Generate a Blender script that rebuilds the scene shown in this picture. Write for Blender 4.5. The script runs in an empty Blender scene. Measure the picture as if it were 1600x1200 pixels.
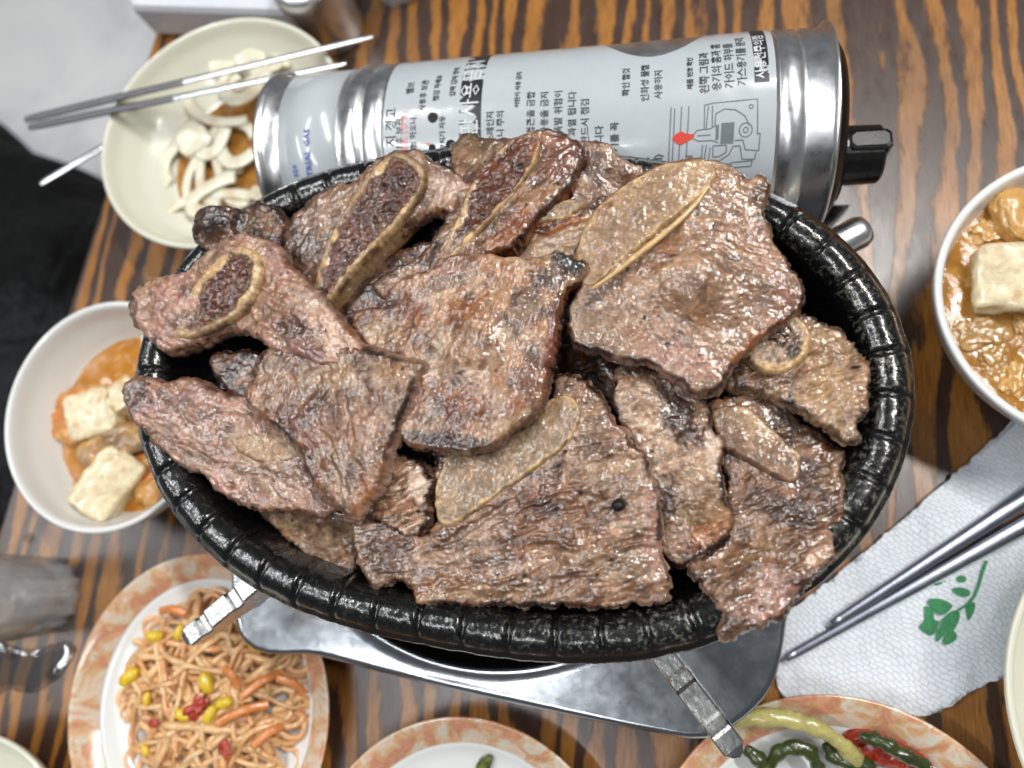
import bpy, math, random
import numpy as np
from mathutils import Matrix, Vector

# ------------------------------------------------------------------ camera, light, exposure
# everything below is written in centimetres; mk() turns it into metres
F = 1109.0                      # focal length in pixels of the 1600 px wide photograph
_Z = np.array([225.0, -275.0, -F]); _Z = -_Z / np.linalg.norm(_Z)
_X = np.array([1.0, 0, 0]); _X = _X - _X.dot(_Z) * _Z; _X /= np.linalg.norm(_X)
_Y = np.cross(_Z, _X)
RC = np.array([_X, _Y, _Z]); CC = np.array([0, 0, 36.0])

def P(px, py, z):
    "world point (cm) seen at pixel (px,py) of the photograph at height z; vectorised"
    px = np.asarray(px, float); py = np.asarray(py, float); z = np.asarray(z, float)
    px, py, z = np.broadcast_arrays(px, py, z)
    d = np.stack([px - 800, -(py - 600), np.full(px.shape, -F)], -1) @ RC.T
    t = (z - CC[2]) / d[..., 2]
    return CC + d * t[..., None]

sc = bpy.context.scene
cam = bpy.data.cameras.new('camera'); camo = bpy.data.objects.new('camera', cam)
sc.collection.objects.link(camo); sc.camera = camo
camo.matrix_world = Matrix.Translation((0, 0, .36)) @ Matrix(RC.tolist()).to_4x4()
cam.sensor_width = 36; cam.lens = F / 1600 * 36
cam.clip_start = .01; cam.clip_end = 50
cam.dof.use_dof = True; cam.dof.focus_distance = .25; cam.dof.aperture_fstop = 6.0

w = bpy.data.worlds.new('World'); sc.world = w; w.use_nodes = True
w.node_tree.nodes['Background'].inputs[0].default_value = (.90, .94, 1.0, 1)
w.node_tree.nodes['Background'].inputs[1].default_value = .145

def area(name, loc, target, sx, sy, power, col):
    l = bpy.data.lights.new(name, 'AREA'); l.shape = 'RECTANGLE'; l.size = sx; l.size_y = sy
    l.energy = power; l.color = col
    o = bpy.data.objects.new(name, l); sc.collection.objects.link(o); o.location = loc
    d = Vector(target) - Vector(loc); o.rotation_euler = d.to_track_quat('-Z', 'Y').to_euler()
    return o
area('ceiling_lamp', (.60, .52, 1.42), (.05, .1, 0), .95, .04, 24, (1, .975, .94))
area('ceiling_lamp', (-.72, .45, 1.45), (-.1, .1, 0), .9, .04, 9, (.97, .985, 1))
area('ceiling_lamp', (-.46, -.34, 1.45), (-.05, .05, 0), .95, .04, 7, (.97, .985, 1))
area('ceiling_lamp', (-1.6, .1, 1.42), (-1.0, .3, -.4), .95, .04, 8, (.97, .985, 1))

sc.view_settings.view_transform = 'Standard'; sc.view_settings.look = 'None'
sc.view_settings.exposure = -0.16; sc.view_settings.gamma = 1
sc.render.engine = 'CYCLES'; sc.cycles.max_bounces = 8; sc.cycles.transparent_max_bounces = 40
sc.cycles.caustics_reflective = False; sc.cycles.caustics_refractive = False

# ------------------------------------------------------------------ helpers
random.seed(4); RS = np.random.RandomState(7)
ORI = {}
def lin(c):
    "sRGB 0..255 to linear"
    c = np.asarray(c, float) / 255
    return np.where(c <= .04045, c / 12.92, ((c + .055) / 1.055) ** 2.4)
def L4(c): return tuple(lin(c)) + (1,)

def _hash(ix, iy, iz, s):
    h = (ix.astype(np.int64) * 374761393 + iy.astype(np.int64) * 668265263 + iz.astype(np.int64) * 2147483647 + s * 974634777) & 0xffffffff
    h = ((h ^ (h >> 13)) * 1274126177) & 0xffffffff
    h = ((h ^ (h >> 16)) * 2246822519) & 0xffffffff
    return ((h ^ (h >> 15)) & 0xffff) / 32767.5 - 1
def vnoise(x, y, z=0., seed=0):
    x, y, z = np.broadcast_arrays(np.asarray(x, float), np.asarray(y, float), np.asarray(z, float))
    ix, iy, iz = np.floor(x), np.floor(y), np.floor(z); fx, fy, fz = x - ix, y - iy, z - iz
    fx, fy, fz = [f * f * f * (f * (f * 6 - 15) + 10) for f in (fx, fy, fz)]
    r = 0
    for a in (0, 1):
        for b in (0, 1):
            for c in (0, 1):
                r = r + _hash(ix + a, iy + b, iz + c, seed) * (fx if a else 1 - fx) * (fy if b else 1 - fy) * (fz if c else 1 - fz)
    return r
def fbm(x, y, z=0., o=4, seed=0, gain=.5):
    r = 0; a = 1; t = 0
    for i in range(o):
        r = r + a * vnoise(np.asarray(x) * 2 ** i, np.asarray(y) * 2 ** i, np.asarray(z) * 2 ** i, seed + i * 17); t += a; a *= gain
    return r / t * 1.6
def sm(a, b, x):
    t = np.clip((x - a) / (b - a), 0, 1); return t * t * (3 - 2 * t)

def mk(name, V, faces, mat, parent=None, origin=None, cols=None, smooth=True, label=None, cat=None, group=None, kind=None):
    "link ONE mesh object; V in world centimetres"
    V = np.asarray(V, float)
    if parent is not None: o0 = ORI[parent.name]
    elif origin is not None: o0 = np.asarray(origin, float)
    else: o0 = np.array([V[:, 0].mean(), V[:, 1].mean(), V[:, 2].min()])
    me = bpy.data.meshes.new(name)
    if isinstance(faces, np.ndarray):
        n, k = faces.shape
        me.vertices.add(len(V)); me.vertices.foreach_set('co', ((V - o0) * .01).ravel())
        me.loops.add(n * k); me.loops.foreach_set('vertex_index', faces.ravel().astype(np.int32))
        me.polygons.add(n); me.polygons.foreach_set('loop_start', np.arange(0, n * k, k, dtype=np.int32))
        try: me.polygons.foreach_set('loop_total', np.full(n, k, dtype=np.int32))
        except Exception: pass
        me.update(calc_edges=True)
    else:
        me.from_pydata(((V - o0) * .01).tolist(), [], [list(map(int, f)) for f in faces])
    me.validate()
    if smooth: me.polygons.foreach_set('use_smooth', np.ones(len(me.polygons), bool))
    if cols is not None:
        at = me.color_attributes.new('col', 'FLOAT_COLOR', 'POINT')
        c = np.ones((len(V), 4)); c[:, :3] = np.clip(cols, 0, 1); at.data.foreach_set('color', c.ravel())
    me.materials.append(mat)
    o = bpy.data.objects.new(name, me); sc.collection.objects.link(o)
    if parent is not None: o.parent = parent
    else: o.location = tuple(o0 * .01)
    ORI[o.name] = o0
    tag(o, label, cat, group, kind)
    return o
def tag(o, label=None, cat=None, group=None, kind=None):
    if label: o['label'] = label
    if cat: o['category'] = cat
    if group: o['group'] = group
    if kind: o['kind'] = kind
    return o
def thing(name, label, cat, origin, group=None):
    o = bpy.data.objects.new(name, None); sc.collection.objects.link(o)
    o.empty_display_size = .02
    o.location = tuple(np.asarray(origin, float) * .01); ORI[o.name] = np.asarray(origin, float)
    return tag(o, label, cat, group)

class MB:
    "collects shapes for one mesh"
    def __init__(s): s.V = []; s.Fs = []; s.C = []
    def add(s, V, Fc, col=None):
        n = sum(len(v) for v in s.V); s.V.append(np.asarray(V, float))
        s.Fs += [[int(i) + n for i in f] for f in Fc]
        if col is not None: s.C.append(np.broadcast_to(np.asarray(col, float), (len(V), 3)))
    def mk(s, name, mat, **k):
        return mk(name, np.vstack(s.V), s.Fs, mat, cols=np.vstack(s.C) if s.C else None, **k)

def gridf(nu, nv, cu=False, cv=False):
    f = []
    for i in range(nu if cu else nu - 1):
        for j in range(nv if cv else nv - 1):
            a, b = i, (i + 1) % nu; c, d = j, (j + 1) % nv
            f.append([a * nv + c, b * nv + c, b * nv + d, a * nv + d])
    return np.array(f)
def tube(path, rad, n=8, cap=True, flat=1.0, up=(0, 0, 1)):
    path = np.asarray(path, float); N = len(path); rad = np.broadcast_to(np.asarray(rad, float), (N,))
    T = np.gradient(path, axis=0); T /= np.linalg.norm(T, axis=1)[:, None] + 1e-9
    upv = np.asarray(up, float); V = []
    for i in range(N):
        s = np.cross(T[i], upv)
        if np.linalg.norm(s) < 1e-3: s = np.cross(T[i], (1, 0, 0.1))
        s /= np.linalg.norm(s); u = np.cross(s, T[i])
        a = np.linspace(0, 2 * np.pi, n, endpoint=False)
        V.append(path[i] + rad[i] * (np.cos(a)[:, None] * s + np.sin(a)[:, None] * u * flat))
    V = np.vstack(V); f = gridf(N, n, cv=True).tolist()
    if cap:
        f.append(list(range(n - 1, -1, -1))); f.append([(N - 1) * n + i for i in range(n)])
    return V, f
def spline(pts, n=8, closed=False):
    p = np.asarray(pts, float); N = len(p); out = []
    for i in range(N if closed else N - 1):
        if closed: a, b, c, d = p[i - 1], p[i], p[(i + 1) % N], p[(i + 2) % N]
        else: a, b, c, d = p[max(i - 1, 0)], p[i], p[i + 1], p[min(i + 2, N - 1)]
        for t in np.arange(n) / n:
            out.append(.5 * (2 * b + (c - a) * t + (2 * a - 5 * b + 4 * c - d) * t * t + (3 * b - a - 3 * c + d) * t ** 3))
    if not closed: out.append(p[-1])
    return np.array(out)
def lathe(prof, cx, cy, ax=1., ay=1., rot=0., n=96):
    "profile (r,z) round a vertical axis; ax, ay stretch it to an oval"
    prof = np.asarray(prof, float); a = np.linspace(0, 2 * np.pi, n, endpoint=False); V = []
    for r, z in prof:
        x, y = r * ax * np.cos(a), r * ay * np.sin(a); c, s = math.cos(rot), math.sin(rot)
        V.append(np.stack([cx + x * c - y * s, cy + x * s + y * c, np.full(n, z)], -1))
    return np.vstack(V), gridf(len(prof), n, cv=True)
def rounded_box(c, u, v, h, lu, lv, bev=.15):
    "box centred on c (bottom), axes u,v, height h, bevelled"
    u, v = np.asarray(u, float), np.asarray(v, float); k = np.array([0, 0, 1.])
    V = []; rings = [(0, bev), (bev * .3, bev * .3), (bev, 0), (h - bev, 0), (h - bev * .3, bev * .3), (h, bev)]
    for z, ins in rings:
        a, b = lu / 2 - ins, lv / 2 - ins; r = bev
        for sx, sy in ((1, 1), (-1, 1), (-1, -1), (1, -1)):
            for e in ((0, 1), (1, 0)) if sx * sy < 0 else ((1, 0), (0, 1)):
                V.append(np.asarray(c) + u * sx * (a - r * e[1]) + v * sy * (b - r * e[0]) + k * z)
    f = gridf(len(rings), 8, cv=True).tolist(); f.append(list(range(7, -1, -1))); f.append([40 + i for i in range(8)])
    return np.array(V), f

# ------------------------------------------------------------------ materials
def nmat(name):
    m = bpy.data.materials.new(name); m.use_nodes = True; nt = m.node_tree
    return m, nt, nt.nodes['Principled BSDF']
def setp(b, **k):
    for n, v in k.items():
        b.inputs[n.replace('_', ' ')].default_value = v
def node(nt, t, **k):
    n = nt.nodes.new(t)
    for a, v in k.items():
        if a in n.inputs: n.inputs[a].default_value = v
        else: setattr(n, a, v)
    return n
def coords(nt, scale=(100, 100, 100), rot=(0, 0, 0), loc=(0, 0, 0)):
    tc = nt.nodes.new('ShaderNodeTexCoord'); mp = nt.nodes.new('ShaderNodeMapping')
    mp.inputs['Scale'].default_value = scale; mp.inputs['Rotation'].default_value = rot; mp.inputs['Location'].default_value = loc
    nt.links.new(tc.outputs['Object'], mp.inputs[0]); return mp.outputs[0]
def noise(nt, vec, scale, detail=3, rough=.5, dist=0):
    n = node(nt, 'ShaderNodeTexNoise'); n.inputs['Scale'].default_value = scale; n.inputs['Detail'].default_value = detail
    n.inputs['Roughness'].default_value = rough; n.inputs['Distortion'].default_value = dist
    nt.links.new(vec, n.inputs['Vector']); return n.outputs['Fac']
def ramp(nt, fac, stops):
    r = nt.nodes.new('ShaderNodeValToRGB'); nt.links.new(fac, r.inputs[0]); e = r.color_ramp.elements
    while len(e) < len(stops): e.new(.5)
    for el, (p, c) in zip(e, stops):
        el.position = p; el.color = c if len(c) == 4 else tuple(c) + (1,)
    return r.outputs[0]
def mrange(nt, fac, a, b, c, d):
    m = nt.nodes.new('ShaderNodeMapRange'); nt.links.new(fac, m.inputs[0])
    for i, v in enumerate((a, b, c, d)): m.inputs[i + 1].default_value = v
    return m.outputs[0]
def bump(nt, bsdf, h, strength, dist, prev=None, sock='Normal'):
    b = nt.nodes.new('ShaderNodeBump'); b.inputs['Strength'].default_value = strength; b.inputs['Distance'].default_value = dist * .01
    nt.links.new(h, b.inputs['Height'])
    if prev is not None: nt.links.new(prev, b.inputs['Normal'])
    if bsdf is not None: nt.links.new(b.outputs[0], bsdf.inputs[sock])
    return b.outputs[0]
def mixc(nt, fac, a, b, mode='MIX'):
    m = nt.nodes.new('ShaderNodeMix'); m.data_type = 'RGBA'; m.blend_type = mode
    for s, v in ((m.inputs[0], fac), (m.inputs[6], a), (m.inputs[7], b)):
        if hasattr(v, 'is_output'): nt.links.new(v, s)
        else: s.default_value = v
    return m.outputs[2]
def math_(nt, op, a, b=None):
    m = nt.nodes.new('ShaderNodeMath'); m.operation = op
    for i, v in enumerate((a, b)):
        if v is None: continue
        if hasattr(v, 'is_output'): nt.links.new(v, m.inputs[i])
        else: m.inputs[i].default_value = v
    return m.outputs[0]

def simple(name, col, rough=.4, metal=0, bs=0, bscale=5, var=0, **k):
    "plain colour with slight procedural variation in tone, gloss and relief"
    m, nt, b = nmat(name); v = coords(nt)
    n = noise(nt, v, bscale, 4, .6)
    c = lin(col)
    if var:
        out = ramp(nt, n, [(.3, tuple(c * (1 - var))), (.7, tuple(np.clip(c * (1 + var), 0, 1)))])
        nt.links.new(out, b.inputs['Base Color'])
    else: b.inputs['Base Color'].default_value = tuple(c) + (1,)
    n2 = noise(nt, v, 1.3, 4, .7)
    nt.links.new(mrange(nt, n2, .3, .7, rough * .8, min(1, rough * 1.25)), b.inputs['Roughness'])
    setp(b, Metallic=metal, **k)
    if bs: bump(nt, b, n, bs, .05)
    return m

def vcol_mat(name, rough=(.25, .5), coat=.5, coat_rough=.12, fine=14., fs=.6, fd=.03, sss=.0, spec=.5, mott=.25):
    "colour from the mesh's 'col' attribute with mottling and a wet, finely pitted surface"
    m, nt, b = nmat(name); v = coords(nt)
    at = node(nt, 'ShaderNodeAttribute', attribute_name='col')
    nf = noise(nt, v, fine * .8, 5, .72)
    g = ramp(nt, nf, [(.28, (1 - mott,) * 3), (.72, (1 + mott * .55, 1 + mott * .5, 1 + mott * .45))])
    nt.links.new(mixc(nt, 1.0, at.outputs['Color'], g, 'MULTIPLY'), b.inputs['Base Color'])
    nr = noise(nt, v, 2.2, 4, .7)
    nt.links.new(mrange(nt, nr, .35, .65, rough[0], rough[1]), b.inputs['Roughness'])
    n1 = noise(nt, v, fine * .32, 4, .65); n2 = noise(nt, v, fine, 2, .6)
    p = bump(nt, None, n1, fs * .8, fd * 3)
    p = bump(nt, b, n2, fs, fd, p)
    bump(nt, None, n2, fs * .6, fd)
    pc = bump(nt, None, n1, fs * .8, fd * 2.); pc = bump(nt, b, n2, fs, fd * .9, pc, 'Coat Normal')
    nc = noise(nt, v, 1.1, 3, .6)
    nt.links.new(mrange(nt, nc, .34, .5, coat * .2, coat), b.inputs['Coat Weight'])
    setp(b, Coat_Roughness=coat_rough, Specular_IOR_Level=spec, Coat_IOR=1.6 if name == 'grilled_meat' else 1.5)
    if sss:
        setp(b, Subsurface_Weight=sss, Subsurface_Scale=.004)
        b.inputs['Subsurface Radius'].default_value = (1, .4, .25)
    return m

M = {}
M['meat'] = vcol_mat('grilled_meat', (.3, .5), 1.0, .06, 7.5, .9, .022, sss=.03, mott=.5)
M['bone'] = vcol_mat('bone', (.35, .55), .8, .06, 8., .8, .014, mott=.3)
M['fat'] = vcol_mat('glazed_fat', (.25, .4), .6, .1, 6., .3, .02, sss=.15, mott=.15)
M['food'] = vcol_mat('wet_food', (.25, .4), .6, .1, 5., .5, .02, sss=.3, mott=.3)
M['melamine'] = simple('white_melamine', (222, 224, 222), .22, bscale=3, Coat_Weight=.3, Coat_Roughness=.08)
M['cream'] = simple('cream_melamine', (220, 219, 202), .22, bscale=2, Coat_Weight=.3, Coat_Roughness=.08)
M['steel'] = simple('brushed_steel', (226, 228, 230), .34, metal=1, bs=.05, bscale=6)
M['stove_steel'] = simple('stove_steel', (172, 177, 182), .2, metal=1, bs=.04, bscale=3)
M['chrome'] = simple('chrome', (236, 238, 240), .3, metal=1)
M['cast_steel'] = simple('cast_steel', (190, 190, 188), .26, metal=1, bs=.35, bscale=4)
M['dark_steel'] = simple('sooty_steel', (52, 48, 46), .35, metal=.8, bs=.2, bscale=4)
M['brass'] = simple('brass', (170, 150, 95), .35, metal=1, bs=.5, bscale=14)
M['black_plastic'] = simple('black_plastic', (10, 10, 11), .28, bs=.05, bscale=10)
M['label'] = simple('white_label', (178, 185, 189), .22, var=.03, bscale=.8, Coat_Weight=.6, Coat_Roughness=.07)
M['ink'] = simple('black_ink', (52, 56, 60), .4)
M['ink_dark'] = simple('dark_band_ink', (40, 43, 46), .35)
M['ink_line'] = simple('line_ink', (105, 112, 116), .4)
M['ink_white'] = simple('white_ink', (205, 210, 212), .35)
M['ink_red'] = simple('red_ink', (208, 62, 48), .4)
M['ink_pink'] = simple('faded_red_ink', (216, 140, 136), .4)
M['ink_blue'] = simple('blue_ink', (88, 100, 178), .4)
M['hole'] = simple('hole_black', (12, 12, 13), .7)
M['broth_red'] = None

def glass_mat(name, col=(1, 1, 1), rough=.02, ior=1.45):
    m, nt, b = nmat(name); setp(b, Transmission_Weight=1., Roughness=rough, IOR=ior); b.inputs['Base Color'].default_value = tuple(col) + (1,)
    v = coords(nt); bump(nt, b, noise(nt, v, .8, 2), .08, .1)
    return m
M['glass'] = glass_mat('clear_glass', (.95, .98, .98), .06)
M['glass'].node_tree.nodes['Principled BSDF'].inputs['Transmission Weight'].default_value = .82
M['water'] = glass_mat('water', (.98, .99, 1), .04, 1.33)
def thin_clear(name, tint, haze, rough, bmp=.0012):
    "thin clear wall or film: lets light through, mirrors at glancing angles"
    m = bpy.data.materials.new(name); m.use_nodes = True; nt = m.node_tree; nt.nodes.clear(); out = nt.nodes.new('ShaderNodeOutputMaterial')
    tr = nt.nodes.new('ShaderNodeBsdfTransparent'); tr.inputs[0].default_value = tuple(tint) + (1,); gl = nt.nodes.new('ShaderNodeBsdfGlossy'); gl.inputs['Roughness'].default_value = rough
    df = nt.nodes.new('ShaderNodeBsdfDiffuse'); df.inputs[0].default_value = (.9, .93, .95, 1)
    a = nt.nodes.new('ShaderNodeMixShader'); a.inputs[0].default_value = haze; nt.links.new(tr.outputs[0], a.inputs[1]); nt.links.new(df.outputs[0], a.inputs[2])
    fr = nt.nodes.new('ShaderNodeLayerWeight'); bp = nt.nodes.new('ShaderNodeBump'); bp.inputs['Distance'].default_value = bmp; bp.inputs['Strength'].default_value = .4
    nt.links.new(noise(nt, coords(nt), 1.2, 2), bp.inputs['Height']); nt.links.new(bp.outputs[0], gl.inputs['Normal'])
    b = nt.nodes.new('ShaderNodeMixShader'); nt.links.new(math_(nt, 'ADD', math_(nt, 'MULTIPLY', math_(nt, 'POWER', fr.outputs['Facing'], 3.0), .95), .1), b.inputs[0]); nt.links.new(a.outputs[0], b.inputs[1]); nt.links.new(gl.outputs[0], b.inputs[2])
    nt.links.new(b.outputs[0], out.inputs[0]); return m
M['glass'] = thin_clear('clear_glass_wall', (.95, .98, .99), .3, .12, .0008)  # white diffuse share stands in for ceiling light reflected by the glass
M['water'] = thin_clear('water_film', (.82, .84, .85), .0, .03, .0001)
def broth_mat(name, c1, c2, tr=.15):
    m, nt, b = nmat(name); v = coords(nt)
    n = noise(nt, v, 1.0, 5, .65); nt.links.new(ramp(nt, n, [(.3, L4(c1)), (.7, L4(c2))]), b.inputs['Base Color'])
    setp(b, Roughness=.1, Coat_Weight=.5, Coat_Roughness=.03, Subsurface_Weight=tr, Subsurface_Scale=.005)
    bump(nt, b, noise(nt, v, 2.2, 4, .6), .35, .12)
    return m
M['broth_orange'] = broth_mat('orange_broth', (160, 98, 14), (182, 126, 42), .0)
M['broth_yellow'] = broth_mat('soybean_broth', (140, 92, 32), (182, 132, 62), .0)
M['soy'] = broth_mat('soy_sauce', (132, 84, 26), (178, 130, 66), .0)
M['onion'] = vcol_mat('onion', (.25, .4), .4, .08, 4., .3, .01, sss=.35, mott=.12)

def wood_mat():
    m, nt, b = nmat('scorched_grain_wood')
    v = coords(nt, rot=(0, 0, math.radians(4)))
    sep = nt.nodes.new('ShaderNodeSeparateXYZ'); nt.links.new(v, sep.inputs[0])
    def sv(sx, sy, ox=0):
        mp = nt.nodes.new('ShaderNodeMapping'); mp.inputs['Scale'].default_value = (sx, sy, 1); mp.inputs['Location'].default_value = (ox, ox * .3, 0)
        nt.links.new(v, mp.inputs[0]); return mp.outputs[0]
    low = noise(nt, sv(.13, .028, 2.3), 1, 3, .5)              # wandering of the rings
    mid = noise(nt, sv(.55, .22, 9), 1, 4, .6)
    jag = noise(nt, sv(5.5, .55, 5), 1, 4, .7)                 # fibres that fray the stripe edges
    u = math_(nt, 'ADD', math_(nt, 'MULTIPLY', sep.outputs['X'], .66), math_(nt, 'MULTIPLY', low, 6.5))
    u = math_(nt, 'ADD', u, math_(nt, 'MULTIPLY', mid, .75))
    u = math_(nt, 'ADD', u, math_(nt, 'MULTIPLY', jag, .42))
    s = math_(nt, 'SINE', math_(nt, 'MULTIPLY', u, 2 * math.pi))
    wid = noise(nt, sv(.35, .06, 1), 1, 2, .5)
    s = math_(nt, 'ADD', s, mrange(nt, wid, .3, .7, -.75, .55))
    f = mrange(nt, s, -.25, .35, 0, 1)
    fib = noise(nt, sv(14, .7, 3), 1, 4, .7)
    dark = ramp(nt, fib, [(.3, L4((40, 27, 20))), (.72, L4((80, 55, 41)))])
    light = ramp(nt, fib, [(.28, L4((98, 60, 26))), (.5, L4((158, 104, 42))), (.75, L4((190, 132, 58)))])
    c = mixc(nt, f, dark, light)
    blot = noise(nt, sv(.12, .08, 4), 1, 3, .6)
    c = mixc(nt, mrange(nt, blot, .46, .7, 0, .5), c, L4((60, 44, 38)))
    nt.links.new(c, b.inputs['Base Color'])
    nt.links.new(mrange(nt, noise(nt, sv(1.5, .5), 1, 3, .6), .3, .7, .26, .4), b.inputs['Roughness'])
    h = math_(nt, 'ADD', math_(nt, 'MULTIPLY', f, -.6), math_(nt, 'MULTIPLY', fib, .5))
    bump(nt, b, h, .35, .05); setp(b, Specular_IOR_Level=.6, Coat_Weight=.4, Coat_Roughness=.24)
    return m
M['wood'] = wood_mat()

def rim_mat():
    "orange marbled glaze on a plate rim"
    m, nt, b = nmat('orange_marbled_glaze'); v = coords(nt)
    n = noise(nt, v, .75, 5, .62, .8); n2 = noise(nt, v, 1.9, 4, .7, .4)
    c = ramp(nt, n, [(.28, L4((204, 170, 146))), (.4, L4((188, 126, 98))), (.5, L4((202, 166, 122))), (.58, L4((206, 202, 186))), (.66, L4((204, 186, 160))), (.78, L4((178, 114, 92)))])
    c = mixc(nt, mrange(nt, n2, .45, .7, 0, .6), c, L4((222, 160, 134)))
    nt.links.new(c, b.inputs['Base Color']); setp(b, Roughness=.2, Coat_Weight=.5, Coat_Roughness=.05); return m
M['rim'] = rim_mat()

def iron_mat():
    m, nt, b = nmat('seasoned_cast_iron'); v = coords(nt)
    at = node(nt, 'ShaderNodeAttribute', attribute_name='col')     # red channel: where the seasoning is worn off
    n = noise(nt, v, 5.5, 6, .75); n2 = noise(nt, v, 1.1, 3, .6)
    wear = math_(nt, 'MULTIPLY', at.outputs['Fac'], mrange(nt, n2, .4, .6, .2, 1))
    k = math_(nt, 'MULTIPLY', mrange(nt, n, .53, .6, 0, 1), wear)
    nt.links.new(mixc(nt, k, L4((7, 8, 8)), L4((128, 126, 114))), b.inputs['Base Color'])
    nt.links.new(math_(nt, 'MULTIPLY', k, .55), b.inputs['Metallic'])
    nt.links.new(mrange(nt, noise(nt, v, 3, 4, .7), .35, .65, .2, .4), b.inputs['Roughness'])
    nb = noise(nt, v, 4.5, 3, .6); p = bump(nt, None, nb, .3, .03); bump(nt, b, noise(nt, v, 10, 2, .6), .4, .012, p)
    setp(b, Coat_Weight=.9, Coat_Roughness=.06, Specular_IOR_Level=.3)
    pc = bump(nt, None, noise(nt, v, 3, 2, .6), .4, .04); bump(nt, b, noise(nt, v, 7, 2, .6), .6, .024, pc, 'Coat Normal')
    return m
M['iron'] = iron_mat()

def cloth_mat():
    m, nt, b = nmat('black_cloth'); v = coords(nt)
    at = node(nt, 'ShaderNodeAttribute', attribute_name='col')
    nt.links.new(mixc(nt, 1.0, at.outputs['Color'], ramp(nt, noise(nt, v, .4, 4), [(.3, (.6, .6, .6)), (.7, (1.4, 1.4, 1.4))]), 'MULTIPLY'), b.inputs['Base Color'])
    setp(b, Roughness=.85, Specular_IOR_Level=.2); bump(nt, b, noise(nt, v, 8, 3), .4, .04); return m
M['cloth'] = cloth_mat()
def floor_mat():
    m, nt, b = nmat('marbled_floor_tile'); v = coords(nt)
    nt.links.new(ramp(nt, noise(nt, v, .055, 5, .6, .6), [(.3, L4((196, 198, 206))), (.5, L4((226, 227, 228))), (.7, L4((240, 240, 238)))]), b.inputs['Base Color'])
    setp(b, Roughness=.4); return m
M['floor'] = floor_mat()
def napkin_mat():
    m, nt, b = nmat('embossed_paper'); v = coords(nt, rot=(0, 0, math.radians(38)))
    b.inputs['Base Color'].default_value = L4((238, 242, 250)); setp(b, Roughness=.85, Subsurface_Weight=.1, Subsurface_Scale=.002)
    br = node(nt, 'ShaderNodeTexBrick'); dv = nt.nodes.new('ShaderNodeVectorMath'); dv.operation = 'MULTIPLY_ADD'; nz = node(nt, 'ShaderNodeTexNoise'); nz.inputs['Scale'].default_value = .5; nt.links.new(v, nz.inputs['Vector']); nt.links.new(nz.outputs['Color'], dv.inputs[0]); dv.inputs[1].default_value = (.9, .9, 0); nt.links.new(v, dv.inputs[2]); nt.links.new(dv.outputs[0], br.inputs['Vector']); br.inputs['Scale'].default_value = 2.0
    br.inputs['Mortar Size'].default_value = .06; br.inputs['Mortar Smooth'].default_value = .8; br.inputs['Brick Width'].default_value = .8; br.inputs['Row Height'].default_value = .42
    h = math_(nt, 'ADD', br.outputs['Fac'], math_(nt, 'MULTIPLY', noise(nt, v, 12, 3), .6))
    bump(nt, b, h, 1.0, .028); return m
M['napkin'] = napkin_mat()
M['green_ink'] = simple('green_print', (66, 140, 92), .8, var=.2, bscale=4)

# ------------------------------------------------------------------ the setting: floor and table
mk('floor', [(-260, -120, -45), (120, -120, -45), (120, 260, -45), (-260, 260, -45)], [[0, 1, 2, 3]], M['floor'], kind='structure', smooth=False)
E0 = np.array([-31.6, 37.7]); E1 = np.array([-38.2, -.5]); eu = (E0 - E1) / np.linalg.norm(E0 - E1)
A = E1 - eu * 45; B_ = E0 + eu * 30; en = np.array([eu[1], -eu[0]])
tbl = thing('table', 'dark wooden table with orange scorched grain stripes, everything stands on it', 'table', (0, 0, -45))
def prism(poly, z0, z1, bev=.2):
    poly = np.asarray(poly, float); c = poly.mean(0); n = len(poly); V = []
    for z, k in ((z0, 0), (z1 - bev, 0), (z1 - bev * .3, bev * .3), (z1, bev)):
        d = c - poly; d /= np.linalg.norm(d, axis=1)[:, None]
        V += [(x, y, z) for x, y in poly + d * k]
    f = gridf(4, n, cv=True).tolist(); f.append(list(range(n - 1, -1, -1))); f.append([3 * n + i for i in range(n)])
    return np.array(V), f
V, f = prism([A, A + en * 90, B_ + en * 90, B_], -3.2, 0)
mk('table_top', V, f, M['wood'], parent=tbl, smooth=False)
for q in (A + en * 6 + eu * 6, A + en * 84 + eu * 6, B_ + en * 84 - eu * 6, B_ + en * 6 - eu * 6):
    V, f = rounded_box((q[0], q[1], -45), (eu[0], eu[1], 0), (en[0], en[1], 0), 41.8, 6, 6, .3)
    mk('leg', V, f, M['dark_steel'], parent=tbl, smooth=False)
#@@TABLE_END
# ------------------------------------------------------------------ portable gas stove
stove = thing('gas_stove', 'silver portable gas stove with a printed canister cover, under the black oval pan', 'gas stove', (-7, 7, 0))
ca = math.radians(-3.0); cu = np.array([math.cos(ca), math.sin(ca), 0]); cv = np.array([-cu[1], cu[0], 0]); ck = np.array([0, 0, 1.])
CB = np.array([7.76, 18.08, 6.5]); CR = 4.45; CK = .952
def cyl(s, phi, r):
    "point on the canister cover: s cm left of its right end, phi from the top towards the viewer"
    s, phi, r = np.broadcast_arrays(np.asarray(s, float), np.asarray(phi, float), np.asarray(r, float))
    return CB - CK * s[..., None] * cu + CK * r[..., None] * (np.sin(phi)[..., None] * -cv + np.cos(phi)[..., None] * ck)
def cyl_part(name, prof, mat, parent, ph0=-math.pi, ph1=math.pi, n=97, closed=True, notch=None):
    prof = np.asarray(prof, float); ph = np.linspace(ph0, ph1, n)
    S, PH = np.meshgrid(prof[:, 0], ph, indexing='ij'); Rr = np.repeat(prof[:, 1][:, None], n, 1)
    return mk(name, cyl(S, PH, Rr).reshape(-1, 3), gridf(len(prof), n), mat, parent=parent)
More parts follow.
